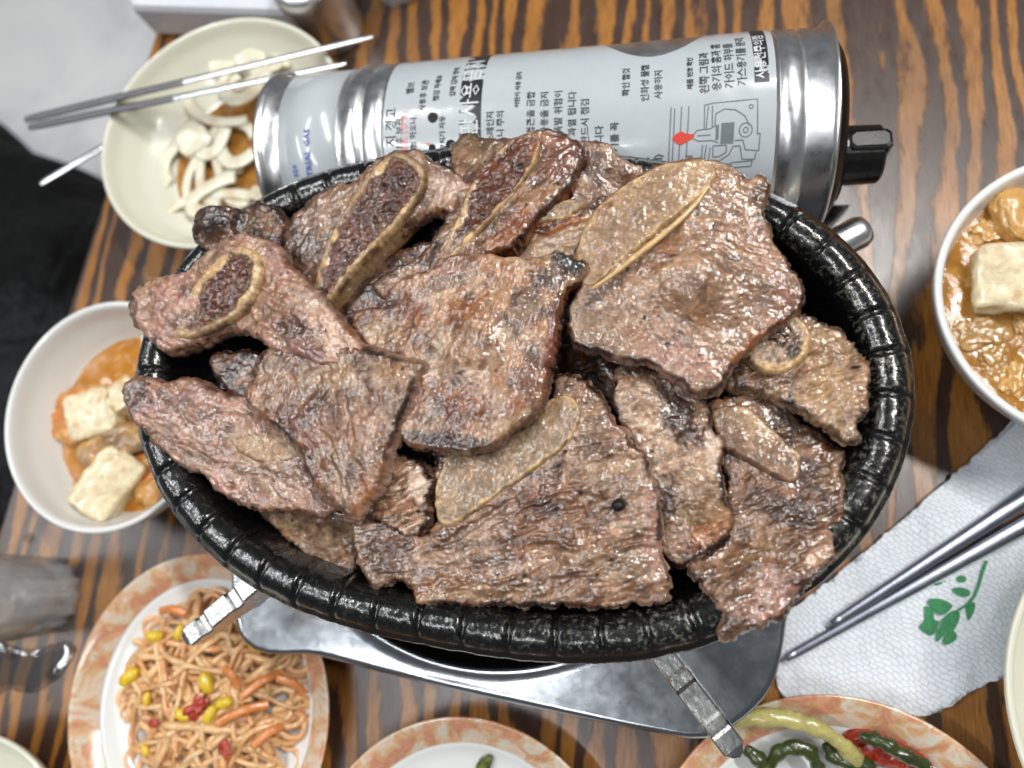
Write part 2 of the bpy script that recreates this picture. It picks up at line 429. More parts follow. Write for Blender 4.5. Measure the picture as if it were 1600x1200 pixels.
# cover body with pressed bands
body = cyl_part('canister_cover', [(2.3, CR - .05), (2.32, CR), (19.4, CR), (19.42, CR - .3)], M['steel'], stove)
cyl_part('end_band', [(-.02, 0), (-.02, CR - .2), (0, CR + .1), (.08, CR + .22), (.18, CR + .1), (.25, CR - .05), (1.1, CR - .03), (1.2, CR - .16), (1.32, CR - .16), (1.42, CR - .02), (2.25, CR), (2.3, CR - .08)], M['chrome'], stove)
cyl_part('end_disc', [(-.5, 0), (-.5, CR - .8), (-.3, CR - .5), (-.1, CR - .4), (-.03, CR - .3)], M['dark_steel'], stove)
cyl_part('ribbed_band', [(19.4, CR - .1), (19.5, CR + .02), (20.3, CR + .04), (20.4, CR - .12), (20.5, CR - .12), (20.6, CR + .04), (21.2, CR + .04), (21.35, CR - .12), (21.7, CR - .14)], M['chrome'], stove)
cyl_part('maker_sticker', [(21.7, CR - .16), (21.72, CR - .08), (24.6, CR - .08), (24.62, CR - .16)], M['label'], stove)
cyl_part('left_end_rim', [(24.6, CR - .16), (25.3, CR - .12), (25.4, CR + .0), (25.55, CR + .12), (25.75, CR + .1), (25.85, CR - .1), (25.85, CR - .5), (25.6, CR - .8), (25.6, 0)], M['chrome'], stove)
# instruction sticker, wrapped on the cover, with a thumb cut-out along its far edge
nS, nP = 120, 70
ss = np.linspace(2.45, 19.3, nS); far = -.85 + np.where((ss > 5.2) & (ss < 9.6), .5 * np.sin((ss - 5.2) / 4.4 * np.pi) ** .6, 0)
V = []
for i, s in enumerate(ss):
    ph = np.linspace(far[i], 1.75, nP); V.append(cyl(np.full(nP, s), ph, CR + .025 + .006 * fbm(s * 1.5, ph * 6, o=3)))
st = mk('instruction_sticker', np.vstack(V), gridf(nS, nP), M['label'], parent=stove)

def text_geo(txt, size):
    cur = bpy.data.curves.new('t', 'FONT'); cur.body = txt; cur.size = size * 1.04; cur.resolution_u = 1; cur.offset = .008 if size < .7 else 0
    o = bpy.data.objects.new('t', cur); sc.collection.objects.link(o)
    dg = bpy.context.evaluated_depsgraph_get(); me = bpy.data.meshes.new_from_object(o.evaluated_get(dg))
    v = np.array([x.co[:] for x in me.vertices]) if len(me.vertices) else np.zeros((0, 3)); f = [list(p.vertices) for p in me.polygons]
    bpy.data.objects.remove(o); bpy.data.curves.remove(cur); bpy.data.meshes.remove(me); return v, f
def write(mb, txt, s0, phi0, size, lift=.045, r=None, sx=1.0):
    "lettering that reads from the viewer's side away over the cover"
    v, f = text_geo(txt, size)
    if len(v) == 0: return
    mb.add(cyl(s0 + v[:, 1], phi0 - v[:, 0] * sx / CR, (r or CR) + lift), f)
def flat_on(mb, pts, lift=.035):
    "polygon drawn on the cover, pts = (s, phi)"
    p = np.array(pts, float); mb.add(cyl(p[:, 0], p[:, 1], CR + lift), [list(range(len(p)))])
def strip_on(mb, s0, s1, p0, p1, lift):
    n = 24; ph = np.linspace(p0, p1, n); V = np.vstack([cyl(np.full(n, s0), ph, CR + lift), cyl(np.full(n, s1), ph, CR + lift)])
    mb.add(V, gridf(2, n).tolist())
def line_on(mb, pts, w=.022, lift=.04):
    p = np.array(pts, float)
    for a, b in zip(p[:-1], p[1:]):
        A_ = np.array([a[0], a[1] * CR]); B2 = np.array([b[0], b[1] * CR]); d = B2 - A_; L = np.linalg.norm(d)
        if L < 1e-6: continue
        d /= L; q = np.array([-d[1], d[0]]) * w; n = max(2, int(L / .3) + 1)
        t = np.linspace(0, L, n)[:, None]; l = A_ + d * t - q; r_ = A_ + d * t + q
        V = np.vstack([cyl(l[:, 0], l[:, 1] / CR, CR + lift), cyl(r_[:, 0], r_[:, 1] / CR, CR + lift)]); mb.add(V, gridf(2, n).tolist())
D = math.radians
ink = MB()
for s0, p0, t, z in ((3.62, 5, '가스용기를 분리', .42), (4.12, 6, '가이드 하부를', .42), (4.62, 7, '용기의 홈과 홈', .42), (5.12, 8, '왼쪽 그림과', .42),
                 (6.35, 64, '할 것', .4), (7.0, 67, '부품 (이덮개)', .4), (7.0, 9, '사용하지', .36), (7.55, 66, '용기의 압축,', .4), (7.55, 10, '인화성 물질', .36),
                 (8.25, 67, '보관 하세요', .4), (8.8, 69, '사용 후 분리 (용기를 꼭', .38), (9.45, 72, '기기 폭발할 수 있습니다', .38), (8.35, 6, '확인 할것', .34),
                 (10.05, 72, '용기를 위해 주세요 반드시 점검', .38), (10.6, 72, '용기를 열이 전달되어 과열 됩니다', .38), (11.2, 72, '가스 통이 가열 후에도 폭발 위험이', .38), (11.8, 72, '폭발 위험 사고가 나니 사용을 금지', .38), (12.4, 70, '아세요 용기 위험하여 접근을 금합', .38),
                 (13.35, 40, '나니', .36), (13.75, 66, '과열로 폭발 위험하오니 주의', .36), (14.2, 66, '조리 용기 불판은 가스레인지', .36),
                 (16.0, -2, '압력 감지 장치', .3), (16.4, 46, '가스 차단 장치가 자동', .3), (16.75, 0, '점검 하세요', .3), (15.9, 60, '안전 밸브', .3),
                 (5.75, 62, '1. 사용 전 확인', .28), (5.75, 5, '제품 번호 확인', .26), (13.05, 66, '주의 : 화재 위험', .28), (13.05, 8, '어린이 사용 금지', .26), (10.35, 0, '', .2),
                 (15.95, 0, '', .3), (17.35, 6, '사용후 보관', .34), (17.75, 45, '보관시 위험 하오니', .34), (18.0, -6, '밸브', .38), (18.38, 46, '용 기 점검후 보관', .38)):
    write(ink, t, s0, D(p0), z)
write(ink, '사용 금 지 경고', 18.72, D(50), .56)
for q, r_ in ((( 16.05, 22), .26), ((16.7, 11), .24), ((17.1, 28), .2)): pass
ink.mk('printed_text', M['ink'], parent=st, smooth=False)
mb = MB(); strip_on(mb, 2.72, 3.3, D(4), D(-48), .03); mb.mk('black_band', M['ink_dark'], parent=st)
mb = MB(); write(mb, '사용전주의점', 2.86, D(2), .48, .05); mb.mk('band_text', M['ink_white'], parent=st, smooth=False)
mb = MB(); strip_on(mb, 14.75, 15.75, D(95), D(-48), .03); mb.mk('black_band', M['ink_dark'], parent=st)
mb = MB(); write(mb, '과대불판사용금지', 14.96, D(57), .92, .05, sx=1.0); mb.mk('band_text', M['ink_white'], parent=st, smooth=False)
mb = MB(); write(mb, '반드시 지켜 주세요 (경고)', 18.15, D(62), .38, .045, sx=1.05)
flat_on(mb, [(17.0, D(33)), (17.45, D(33)), (17.3, D(24)), (17.1, D(24))]); flat_on(mb, [(15.95, D(62)), (16.2, D(62)), (16.2, D(57)), (15.95, D(57))])
mb.mk('red_text', M['ink_pink'], parent=st, smooth=False)
# drawing of the regulator with its red flame
dg = MB()
def L(*pts): line_on(dg, [(2.95 + (845 - x) * .00535, D(12) + (y - 560) * .00122) for x, y in pts])
L((160, 590), (135, 1180), (165, 1180), (188, 600)); L((240, 590), (215, 1110), (280, 1100), (350, 1080), (395, 1030), (400, 880)); L((295, 590), (272, 1100)); L((70, 1150), (130, 1150))
L((410, 760), (412, 590), (480, 580), (800, 572), (805, 830)); L((440, 600), (425, 760)); L((470, 600), (470, 760)); L((330, 800), (360, 770), (460, 765), (500, 740)); L((330, 830), (370, 850), (470, 850), (520, 870)); L((360, 810), (460, 810))
L((490, 740), (495, 660), (560, 630), (640, 640), (710, 690), (745, 760)); L((430, 880), (410, 1050), (440, 1060), (460, 900)); L((480, 890), (480, 970), (530, 970), (580, 940), (580, 890), (480, 890))
L((640, 860), (700, 860), (720, 930), (820, 945), (825, 820), (800, 820)); L((520, 1010), (600, 960), (630, 900), (680, 900), (700, 1000), (795, 1005), (800, 955)); L((520, 1025), (620, 1030), (630, 1060), (770, 1055), (778, 1015), (620, 1020)); L((440, 1060), (470, 1105), (510, 1095), (520, 1040))
for cx_, cy_, rr in ((718, 790, 48), (718, 790, 18), (755, 625, 14), (480, 1075, 30)):
    L(*[(cx_ + rr * math.cos(a), cy_ + rr * 1.05 * math.sin(a)) for a in np.linspace(0, 6.283, 15)])
for k in range(12): L((542 + k * 8, 730), (538 + k * 8, 880))
L((500, 745), (500, 850)); L((508, 745), (508, 850)); L((516, 740), (516, 845))
dg.mk('regulator_drawing', M['ink_line'], parent=st, smooth=False)
mb = MB(); fl = [(165, 820), (200, 785), (240, 770), (275, 790), (340, 800), (330, 825), (280, 850), (240, 870), (200, 855)]
flat_on(mb, [(2.95 + (845 - x) * .00535, D(12) + (y - 560) * .00122) for x, y in fl], .05); mb.mk('red_flame_print', M['ink_red'], parent=st, smooth=False)
mb = MB(); write(mb, 'INDUSTRIAL GAS', 22.95, D(56), .4, .045, CR - .08, 1.1); write(mb, '031 - 550', 23.7, D(50), .3, .045, CR - .08, 1.2)
mb.mk('blue_text', M['ink_blue'], parent=stove, smooth=False)
for s_, p_, r_ in ((16.15, 26, .23), (16.95, 10, .24), (17.02, 27, .17)):
    a = np.linspace(0, 2 * np.pi, 20, endpoint=False); V = np.vstack([cyl(s_ + r_ * np.cos(a), D(p_) + r_ * np.sin(a) / CR, CR + .05), cyl(s_ + r_ * .8 * np.cos(a), D(p_) + r_ * .8 * np.sin(a) / CR, CR - .3)])
    f = gridf(2, 20, cv=True).tolist() + [list(range(20))]
    mk('vent_hole', V, f, M['hole'], parent=stove, smooth=False)
# control knob on a stem at the right end
def frus(c, d, prof, n=28, sq=0):
    d = np.asarray(d, float); d /= np.linalg.norm(d); s = np.cross(d, ck); s /= np.linalg.norm(s); u = np.cross(s, d); a = np.linspace(0, 2 * np.pi, n, endpoint=False); V = []
    for h, r in prof:
        rr = r * (1 + sq * np.cos(4 * a))
        V.append(np.asarray(c) + d * h + rr[:, None] * (np.cos(a)[:, None] * s + np.sin(a)[:, None] * u))
    f = gridf(len(prof), n, cv=True).tolist(); f.append(list(range(n))); f.append([(len(prof) - 1) * n + i for i in range(n)][::-1]); return np.vstack(V), f
kc = CB + cu * .3 + np.array([0, -1.3, .2])
V, f = frus(kc, cu, [(0, 1.9), (.3, 1.9), (.35, 1.5), (.4, 1.25), (1.9, 1.2), (2.0, 1.1), (2.0, .05)]); kn = mk('control_knob', V, f, M['black_plastic'], parent=stove, smooth=False)
V, f = rounded_box(kc + cu * 1.35 - ck * 1.3, cu, cv, 2.6, 1.7, .9, .15); mk('grip', V, f, M['black_plastic'], parent=kn, smooth=False)

# body plate with its round burner recess
BCc = np.array([-7.2, 6.2]); BR = 10.9
fr = [(-19.4, -3.4), (-15.2, -4.25), (-10.2, -5.25), (-5.5, -6.05), (.6, -6.95), (1.9, -6.85), (3.1, -6.2), (4.15, -5.2), (4.75, -3.9), (5.3, -1.5), (6.6, 5.), (8.0, 14.), (8.1, 16.0), (-17.5, 16.5), (-19.2, 12), (-20.2, 4)]
fr = spline(fr, 6, True)
def ring_match(poly, n=180):
    "radius of the outline seen from the burner centre"
    a = np.linspace(0, 2 * np.pi, n, endpoint=False); d = poly - BCc; pa = np.arctan2(d[:, 1], d[:, 0]) % (2 * np.pi); o = np.argsort(pa)
    r = np.interp(a, np.r_[pa[o] - 2 * np.pi, pa[o], pa[o] + 2 * np.pi], np.tile(np.hypot(d[o, 0], d[o, 1]), 3)); return a, r
a, ro = ring_match(fr)
rr = np.minimum(BR, ro - .8)
prof = [(ro - .3, 2.7), (ro - .02, 2.75), (ro, 3.2), (ro + .02, 3.85), (ro - .12, 4.0), (ro - .3, 4.0), (rr + .55, 3.98), (rr + .15, 4.02), (rr, 4.12), (rr - .12, 4.05), (rr - .2, 3.8)]
V = np.vstack([np.stack([BCc[0] + r * np.cos(a), BCc[1] + r * np.sin(a), np.full(len(a), z)], -1) for r, z in prof])
mk('stove_body', V, gridf(len(prof), len(a), cv=True), M['stove_steel'], parent=stove)
prof = [(rr - .2, 3.82), (rr - .5, 2.6), (rr - 1.6, 2.0), (rr * .4, 1.8), (rr * .02, 1.8)]
V = np.vstack([np.stack([BCc[0] + r * np.cos(a), BCc[1] + r * np.sin(a), np.full(len(a), z)], -1) for r, z in prof])
mk('drip_pan', V, gridf(len(prof), len(a), cv=True), M['dark_steel'], parent=stove)
V, f = lathe([(.1, 1.9), (2.6, 1.9), (2.8, 5.0), (2.4, 6.2), (1.2, 6.6), (.05, 6.6)], *BCc, n=48); mk('burner_head', V, f, M['dark_steel'], parent=stove)
# support arms: lower left, lower right, upper right, upper left
def arm(tip, z1, r_in=6.0, wdt=.42, notches=((.66, .73), (.42, .48))):
    tip = np.array(tip, float); b = np.array([BCc[0], BCc[1]]); d = tip - b; Lr = np.linalg.norm(d); d /= Lr; s = np.array([-d[1], d[0]])
    n = 90; t = np.linspace(r_in, Lr, n); tn = (t - r_in) / (Lr - r_in); top = z1 - .0 * tn
    for a0, b0 in ((.50, .54), (.68, .72), (.86, .89)): top = top - .22 * sm(a0 - .012, a0, tn) * (1 - sm(b0, b0 + .012, tn))
    hgt = 1.9 * (1 - .62 * sm(.55, 1, tn)); endr = np.clip((1 - tn) / .035, 0, 1) ** .5
    V = []
    for k, (ox, oz) in enumerate(((-1, -1), (-1.0, -.12), (-.85, 0), (.85, 0), (1.0, -.12), (1, -1))):
        z = np.where(oz == -1, top - hgt, top + oz * .6)
        V.append(np.stack([b[0] + d[0] * t + s[0] * ox * wdt * endr, b[1] + d[1] * t + s[1] * ox * wdt * endr, z - (1 - endr) * .15], -1))
    V = np.array(V).transpose(1, 0, 2).reshape(-1, 3); f = gridf(n, 6, cv=True).tolist(); f.append(list(range(6))[::-1]); f.append([(n - 1) * 6 + i for i in range(6)])
    o = mk('support_arm', V, f, M['cast_steel'], parent=stove, smooth=False)
    for a0 in (.52, .70):
        r = r_in + a0 * (Lr - r_in); c = np.array([b[0] + d[0] * r, b[1] + d[1] * r, z1 - .3])
        V, f = frus(c, ck, [(0, .3), (.16, .3), (.24, .2)], 12); mk('rivet', V, f, M['brass'], parent=o)
    V, f = frus(np.array([b[0] + d[0] * r_in, b[1] + d[1] * r_in, 3.]), ck, [(-1.5, .4), (z1 - 4.0, .4)], 10); mk('bracket', V, f, M['dark_steel'], parent=o, smooth=False)
arm(P(283, 1003, 9.0)[:2], 9.0); arm(P(1158, 1185, 9.0)[:2], 9.0); arm(P(1212, 258, 8.6)[:2] + 0, 8.6, wdt=.6); arm((-17.5, 15.0), 8.8)
# chromed lug at the right edge of the stove
c = P(1325, 372, 5.5); V, f = frus(c, (.9, .45, .0), [(-3.5, .7), (.0, .7), (.5, .72), (.8, .6), (.92, .3)], 24); mk('locking_lug', V, f, M['chrome'], parent=stove)

# ------------------------------------------------------------------ oval cast iron pan
pan_px = [(203, 620), (212, 700), (250, 790), (325, 865), (420, 933), (560, 990), (700, 1021), (850, 1034), (1000, 1028), (1130, 1005), (1220, 968), (1300, 900), (1370, 810), (1412, 720), (1431, 600), (1420, 510), (1375, 415), (1300, 348), (1200, 298), (1110, 262), (1030, 243), (920, 228), (800, 222), (700, 225), (600, 240), (500, 262), (400, 302), (330, 352), (265, 425), (222, 520)]
w_ = np.array([P(x, y, 12.1)[:2] for x, y in pan_px]); PC = np.array([-5.8, 6.55])
d = w_ - PC; pa = np.arctan2(d[:, 1], d[:, 0]); pr = np.hypot(d[:, 0], d[:, 1])
K = 5; Bm = np.column_stack([np.ones(len(pa))] + [g(k * pa) for k in range(1, K + 1) for g in (np.cos, np.sin)]); cf = np.linalg.lstsq(Bm, pr, rcond=None)[0]
NA = 1100; th = np.linspace(0, 2 * np.pi, NA, endpoint=False)
Rp = np.column_stack([np.ones(NA)] + [g(k * th) for k in range(1, K + 1) for g in (np.cos, np.sin)]) @ cf
xy = PC + np.stack([np.cos(th), np.sin(th)], -1) * Rp[:, None]
tg = np.roll(xy, -1, 0) - np.roll(xy, 1, 0); tg /= np.linalg.norm(tg, axis=1)[:, None]; inn = np.stack([-tg[:, 1], tg[:, 0]], -1)
arc = np.r_[0, np.cumsum(np.linalg.norm(np.diff(xy, axis=0), axis=1))]; tot = arc[-1] + np.linalg.norm(xy[0] - xy[-1])
NN = 49; ph = (arc / tot * NN) % 1; groove = np.exp(-((np.minimum(ph, 1 - ph)) * tot / NN / .09) ** 2)
pan = thing('cast_iron_pan', 'black oval cast iron pan with a notched rim, heaped with grilled ribs', 'pan', (PC[0], PC[1], 9.1))
prof = [(3.6, 9.0), (2.4, 9.1), (1.5, 9.8), (.9, 10.9), (.35, 11.6), (.02, 11.72), (0, 11.8), (.05, 11.88), (.2, 11.95), (.3, 12.12), (.45, 12.27), (.65, 12.38), (.9, 12.42), (1.15, 12.38), (1.4, 12.26), (1.6, 12.08), (1.75, 11.85), (1.9, 11.5), (2.15, 10.9), (2.5, 10.2), (3.0, 9.8), (3.8, 9.62), (6.0, 9.58)]
V, C = [], []
for k, (s, z) in enumerate(prof):
    s = s * .88
    g = groove * (.21 if .25 < s < 1.8 and k > 7 else 0) * (1 if .4 < s < 1.6 else .6)
    bm = .02 * fbm(th * 20, s * 1.0, o=2, seed=5)
    p = xy + inn * (s + (bm if k > 5 else 0 * bm))[:, None]
    V.append(np.column_stack([p, z - g + (.01 if s < 3 else 0) * fbm(th * 40, s * 2, o=2, seed=8)]))
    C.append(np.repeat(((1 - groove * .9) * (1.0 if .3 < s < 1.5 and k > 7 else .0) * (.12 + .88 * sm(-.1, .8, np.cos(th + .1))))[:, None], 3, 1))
V.append(np.column_stack([PC + (xy - PC) * .02, np.full(NA, 9.55)])); C.append(np.zeros((NA, 3)))
mk('pan_bowl', np.vstack(V), gridf(len(V), NA, cv=True), M['iron'], parent=pan, cols=np.vstack(C))

# ------------------------------------------------------------------ grilled short ribs
def seg_dist(px, py, poly):
    "distance to a closed outline and the nearest point on it"
    a = poly; b = np.roll(poly, -1, 0); best = np.full(len(px), 1e9); nx = np.zeros(len(px)); ny = np.zeros(len(px))
    for s0 in range(0, len(px), 4000):
        q = np.stack([px[s0:s0 + 4000], py[s0:s0 + 4000]], -1)[:, None, :]; ab = (b - a)[None]
        t = np.clip(((q - a[None]) * ab).sum(-1) / ((ab ** 2).sum(-1) + 1e-9), 0, 1); c = a[None] + ab * t[..., None]
        dd = np.hypot(*(q - c).transpose(2, 0, 1)); i = dd.argmin(1); r = np.arange(len(i))
        best[s0:s0 + 4000] = dd[r, i]; nx[s0:s0 + 4000] = c[r, i, 0]; ny[s0:s0 + 4000] = c[r, i, 1]
    return best, nx, ny
def inside(px, py, poly):
    r = np.zeros(len(px), bool); x0, y0 = poly[-1]
    for x1, y1 in poly:
        if y0 != y1:
            k = (y1 > py) != (y0 > py); r ^= k & (px < (x0 - x1) * (py - y1) / (y0 - y1) + x1)
        x0, y0 = x1, y1
    return r
COL = dict(pb=(148, 119, 97), br=(106, 75, 54), sear=(58, 30, 20), fat=(172, 146, 122), pink=(160, 124, 112), char=(20, 16, 14), red=(116, 54, 38),
           tan=(170, 138, 104), cream=(206, 170, 118), marrow=(76, 35, 10), grey=(138, 118, 94), pale=(186, 160, 142), amber=(158, 88, 40), gold=(150, 122, 90), dk=(46, 29, 23), white=(206, 190, 176),
           pstalk=(180, 172, 108), black=(7, 8, 8), umber=(76, 44, 28), glaze=(142, 92, 56), quilt=(32, 34, 36), rug=(30, 32, 34), kim=(196, 122, 50), tofu=(226, 212, 176), cab=(206, 160, 92), onw=(226, 222, 202), ylw=(226, 192, 40), sprout=(232, 186, 134), carrot=(214, 136, 72), rpep=(168, 48, 20), gpep=(54, 66, 26), lgrn=(150, 160, 70), paper=(222, 226, 232))
COL = {k: lin(v) for k, v in COL.items()}
def slab(name, out, z, th, mat, host=None, g=2.05, dome=.08, domew=22, er=.12, ew=5, rag=2.0, relief=.07, wave=0, fib=(0, .5), base=('pb', 'br'), edge=None, side=('pink', 'br'),
         blobs=(), cps=(), seed=0, label=None, cat=None, group=None, zfun=None, marrow=None, bulge=.06, sear=.55, rim=None, wash=.0, pits=.6):
    """an irregular slab with thickness whose upper outline runs through the given points.
       out: (px, py[, height]); blobs: (px, py, rx, ry, angle, colour, strength[, height])"""
    pts = np.array([(p[0], p[1], p[2] if len(p) > 2 else z) for p in out], float)
    c3 = spline(pts, 10, True); seg = np.r_[0, np.cumsum(np.hypot(*np.diff(np.vstack([c3, c3[:1]])[:, :2], axis=0).T))]
    n = max(40, int(seg[-1] / 2.6)); t = np.linspace(0, seg[-1], n, endpoint=False); c3c = np.vstack([c3, c3[:1]])
    o = np.stack([np.interp(t, seg, c3c[:, i]) for i in range(2)], -1); tg = np.roll(o, -1, 0) - np.roll(o, 1, 0); tg /= np.linalg.norm(tg, axis=1)[:, None] + 1e-9
    nr = np.stack([tg[:, 1], -tg[:, 0]], -1); o = o + nr * (rag * 1.5 * fbm(o[:, 0] / 26, o[:, 1] / 26, seed, 2, seed) + rag * fbm(o[:, 0] / 7, o[:, 1] / 7, seed, 3, seed + 3, .7))[:, None]
    zp = np.array([(p[0], p[1], p[2]) for p in pts] + [tuple(c) for c in cps])
    def zb(x, y):
        if zfun is not None: return zfun(x, y)
        w = 1 / ((x[:, None] - zp[None, :, 0]) ** 2 + (y[:, None] - zp[None, :, 1]) ** 2 + 500) ** 1.5; return (w * zp[None, :, 2]).sum(1) / w.sum(1)
    x0, y0 = o.min(0) - g; x1, y1 = o.max(0) + g; gx, gy = np.arange(x0, x1 + g, g), np.arange(y0, y1 + g, g); GX, GY = np.meshgrid(gx, gy, indexing='ij')
    X, Y = GX.ravel(), GY.ravel(); ins = inside(X, Y, o).reshape(GX.shape)
    q = ins[:-1, :-1] & ins[1:, :-1] & ins[1:, 1:] & ins[:-1, 1:]
    # drop quads that hang on by a corner
    qi, qj = np.nonzero(q); idx = np.arange(GX.size).reshape(GX.shape)
    fc = np.stack([idx[qi, qj], idx[qi + 1, qj], idx[qi + 1, qj + 1], idx[qi, qj + 1]], -1)
    e = np.vstack([fc[:, [0, 1]], fc[:, [1, 2]], fc[:, [2, 3]], fc[:, [3, 0]]]); key = np.sort(e, 1); kk = key[:, 0] * GX.size + key[:, 1]
    u_, inv, cnt = np.unique(kk, return_inverse=True, return_counts=True); be = e[cnt[inv] == 1]
    used, rem = np.unique(fc, return_inverse=True); fc = rem.reshape(fc.shape); mp = np.full(GX.size, -1); mp[used] = np.arange(len(used)); be = mp[be]
    px, py = X[used].copy(), Y[used].copy(); dist, nx_, ny_ = seg_dist(px, py, o); bv = np.unique(be)
    px[bv] = nx_[bv]; py[bv] = ny_[bv]; dist[bv] = 0
    near = (dist > 0) & (dist < g * .6)
    px[near] += (px[near] - nx_[near]) * .6; py[near] += (py[near] - ny_[near]) * .6
    zs = zb(px, py) + dome * (1 - np.exp(-dist / domew)) + wave * fbm(px / 95, py / 95, seed + .5, 2, seed + 5); W = P(px, py, zs); wx, wy = W[:, 0], W[:, 1]
    ca_, sa_ = math.cos(fib[0]), math.sin(fib[0]); fu, fv = wx * ca_ + wy * sa_, -wx * sa_ + wy * ca_
    n_big = fbm(wx * .9, wy * .9, seed * 3.1, 4, seed); n_w = fbm(wx * .8 + 3, wy * .8, seed, 3, seed + 13); n_f = fbm(fu * 1.1 + .5 * n_big, fv * 3.6 + 1.6 * n_w, seed, 4, seed + 9) * (.45 + .75 * sm(-.5, .5, fbm(wx * .5, wy * .5 + 5, seed, 2, seed + 17))); n_s = fbm(wx * 4.5, wy * 4.5, seed, 3, seed + 21); n_m = fbm(wx * 2.1, wy * 2.1, seed, 3, seed + 31)
    n_p = fbm(wx * 9.5, wy * 9.5, seed, 2, seed + 41)
    relief = relief * (.52 if mat is M['meat'] else 1)
    W[:, 2] += relief * (n_big * .85 + n_f * 1.4 * fib[1] + n_s * .35 + n_m * .7 - pits * np.abs(n_p)) * sm(0, 6, dist)
    W[:, 2] -= er * (1 - np.clip(dist / ew, 0, 1)) ** 2
    n_ff = fbm(fu * 1.6, fv * 8.5 + 1.2 * n_w, seed, 3, seed + 91); W[:, 2] += relief * .75 * fib[1] * n_ff * sm(0, 6, dist)
    # colour
    A_, B2 = COL[base[0]], COL[base[1]]; t = sm(-.5, .5, n_big * .5 + n_f * .5 * fib[1] + n_ff * .5 * fib[1] + n_m * .35)[:, None]; c = A_ * (1 - t) + B2 * t
    if sear > 0:
        t = sm(.15, .7, fbm(wx * .7 + 9, wy * .7, seed, 4, seed + 51) + .35 * n_s)[:, None] * sear; c = c * (1 - t) + COL['sear'] * t
        t = sm(.1, .6, fbm(wx * 1.9 + 2, wy * 1.9, seed, 4, seed + 55))[:, None] * min(.6, sear + .1); c = c * (1 - t) + COL['umber'] * t
        t = sm(.1, .7, fbm(wx * 1.2 + 7, wy * 1.2, seed, 3, seed + 58))[:, None] * .45; c = c * (1 - t) + COL['glaze'] * t
        t = sm(.2, .7, fbm(wx * 2.6 + 1, wy * 2.6, seed, 3, seed + 59))[:, None] * .22; c = c * (1 - t) + COL['pale'] * t
        t = sm(.25, .75, fbm(fu * .5 + 4, fv * 1.6, seed, 4, seed + 61))[:, None] * wash; c = c * (1 - t) + COL['fat'] * t
    if marrow is not None:      # cut bone: hard rim, darker sunken filling
        wd, mc, dep = marrow; r = dist + 4.5 * n_m + 1.0 * n_s + 3 * n_big; t = sm(wd - 2.5, wd + 2.5, r); W[:, 2] -= dep * t * (1 + .3 * n_m + .15 * n_s); sp_ = sm(.0, .6, n_s + n_p * .5)[:, None] * .5; c = c * (1 - sp_ * .6) + COL['umber'] * sp_ * .6; W[:, 2] += (.05 * n_s + .035 * n_p) * sm(wd, wd + 3, r)
        mcol = COL[mc] * (1 + .45 * n_m[:, None] + .3 * n_big[:, None]); t = t[:, None]; c = c * (1 - t) + mcol * t
    for b in blobs:
        dx, dy = px - b[0], py - b[1]; ca2, sa2 = math.cos(math.radians(b[4])), math.sin(math.radians(b[4])); u, v = (dx * ca2 + dy * sa2) / b[2], (-dx * sa2 + dy * ca2) / b[3]
        r = np.sqrt(u * u + v * v) + .3 * n_m + .2 * n_s; t = (1 - sm(.62, 1.15, r)) * b[6]; t = t[:, None]; c = c * (1 - t) + COL[b[5]] * t
        if len(b) > 7: W[:, 2] += b[7] * (1 - sm(.5, 1.2, r))
    if rim is not None:
        wd, rc, st_, hh = rim; t = (1 - sm(wd * .6, wd * 1.3, dist + 1.5 * n_m)) * st_; W[:, 2] += hh * np.exp(-((dist - wd * .45) / (wd * .5)) ** 2); t = t[:, None]; c = c * (1 - t) + COL[rc] * t
    if edge is not None:
        t = (1 - sm(1, edge[1], dist + 4 * n_m + 2 * n_s))[:, None] * edge[2] * sm(-.35, .5, n_big + n_m * .5)[:, None] * 1.35; t = np.clip(t, 0, 1); c = c * (1 - t) + COL[edge[0]] * t
    if mat is M['bone']:
        t = (sm(.0, .7, n_m * .6 + n_s * .5 + n_p * .3) * .42)[:, None]; c = c * (1 - t) + COL['br'] * t * .9; c = c * (1 + .25 * n_p[:, None])
    # pepper and char flecks
    fl = sm(.74, .82, vnoise(wx * 4.3, wy * 4.3, seed + 5.4, 77 + seed))[:, None] * (.85 if host is None and sear > 0 else 0); c = c * (1 - fl) + COL['char'] * fl
    c = c * (1 + .12 * n_p[:, None])
    if mat is M['meat']:
        lu = c.mean(1)[:, None]; c = np.clip(lu + (c - lu) * 1.17, 0.004, 1); lu = c.mean(1)[:, None]; c = c * np.clip(lu / .17, .25, 2) ** .45 * .92 * (1 + .22 * n_ff[:, None] * fib[1] + .16 * n_s[:, None])
    # side wall
    Vs, Fs, Cs = [W], [fc], [c]; nb = len(bv); loc = np.full(len(W), -1); loc[bv] = np.arange(nb)
    ctr = W[:, :2].mean(0); ow = W[bv]; pd = np.stack([px[bv] - nx_[bv], py[bv] - ny_[bv]], -1)
    # outward direction from the outline itself
    on = np.array([o[(np.hypot(o[:, 0] - a_, o[:, 1] - b_)).argmin()] for a_, b_ in zip(px[bv], py[bv])]); ii = np.array([(np.hypot(o[:, 0] - a_, o[:, 1] - b_)).argmin() for a_, b_ in zip(px[bv], py[bv])])
    ow2 = P(o[:, 0], o[:, 1], z)[:, :2]; tg2 = np.roll(ow2, -2, 0) - np.roll(ow2, 2, 0); nn = np.stack([tg2[:, 1], -tg2[:, 0]], -1); nn /= np.linalg.norm(nn, axis=1)[:, None] + 1e-9
    area_ = (ow2[:, 0] * np.roll(ow2[:, 1], -1) - np.roll(ow2[:, 0], -1) * ow2[:, 1]).sum(); nn = nn[ii] * (1 if area_ > 0 else -1)
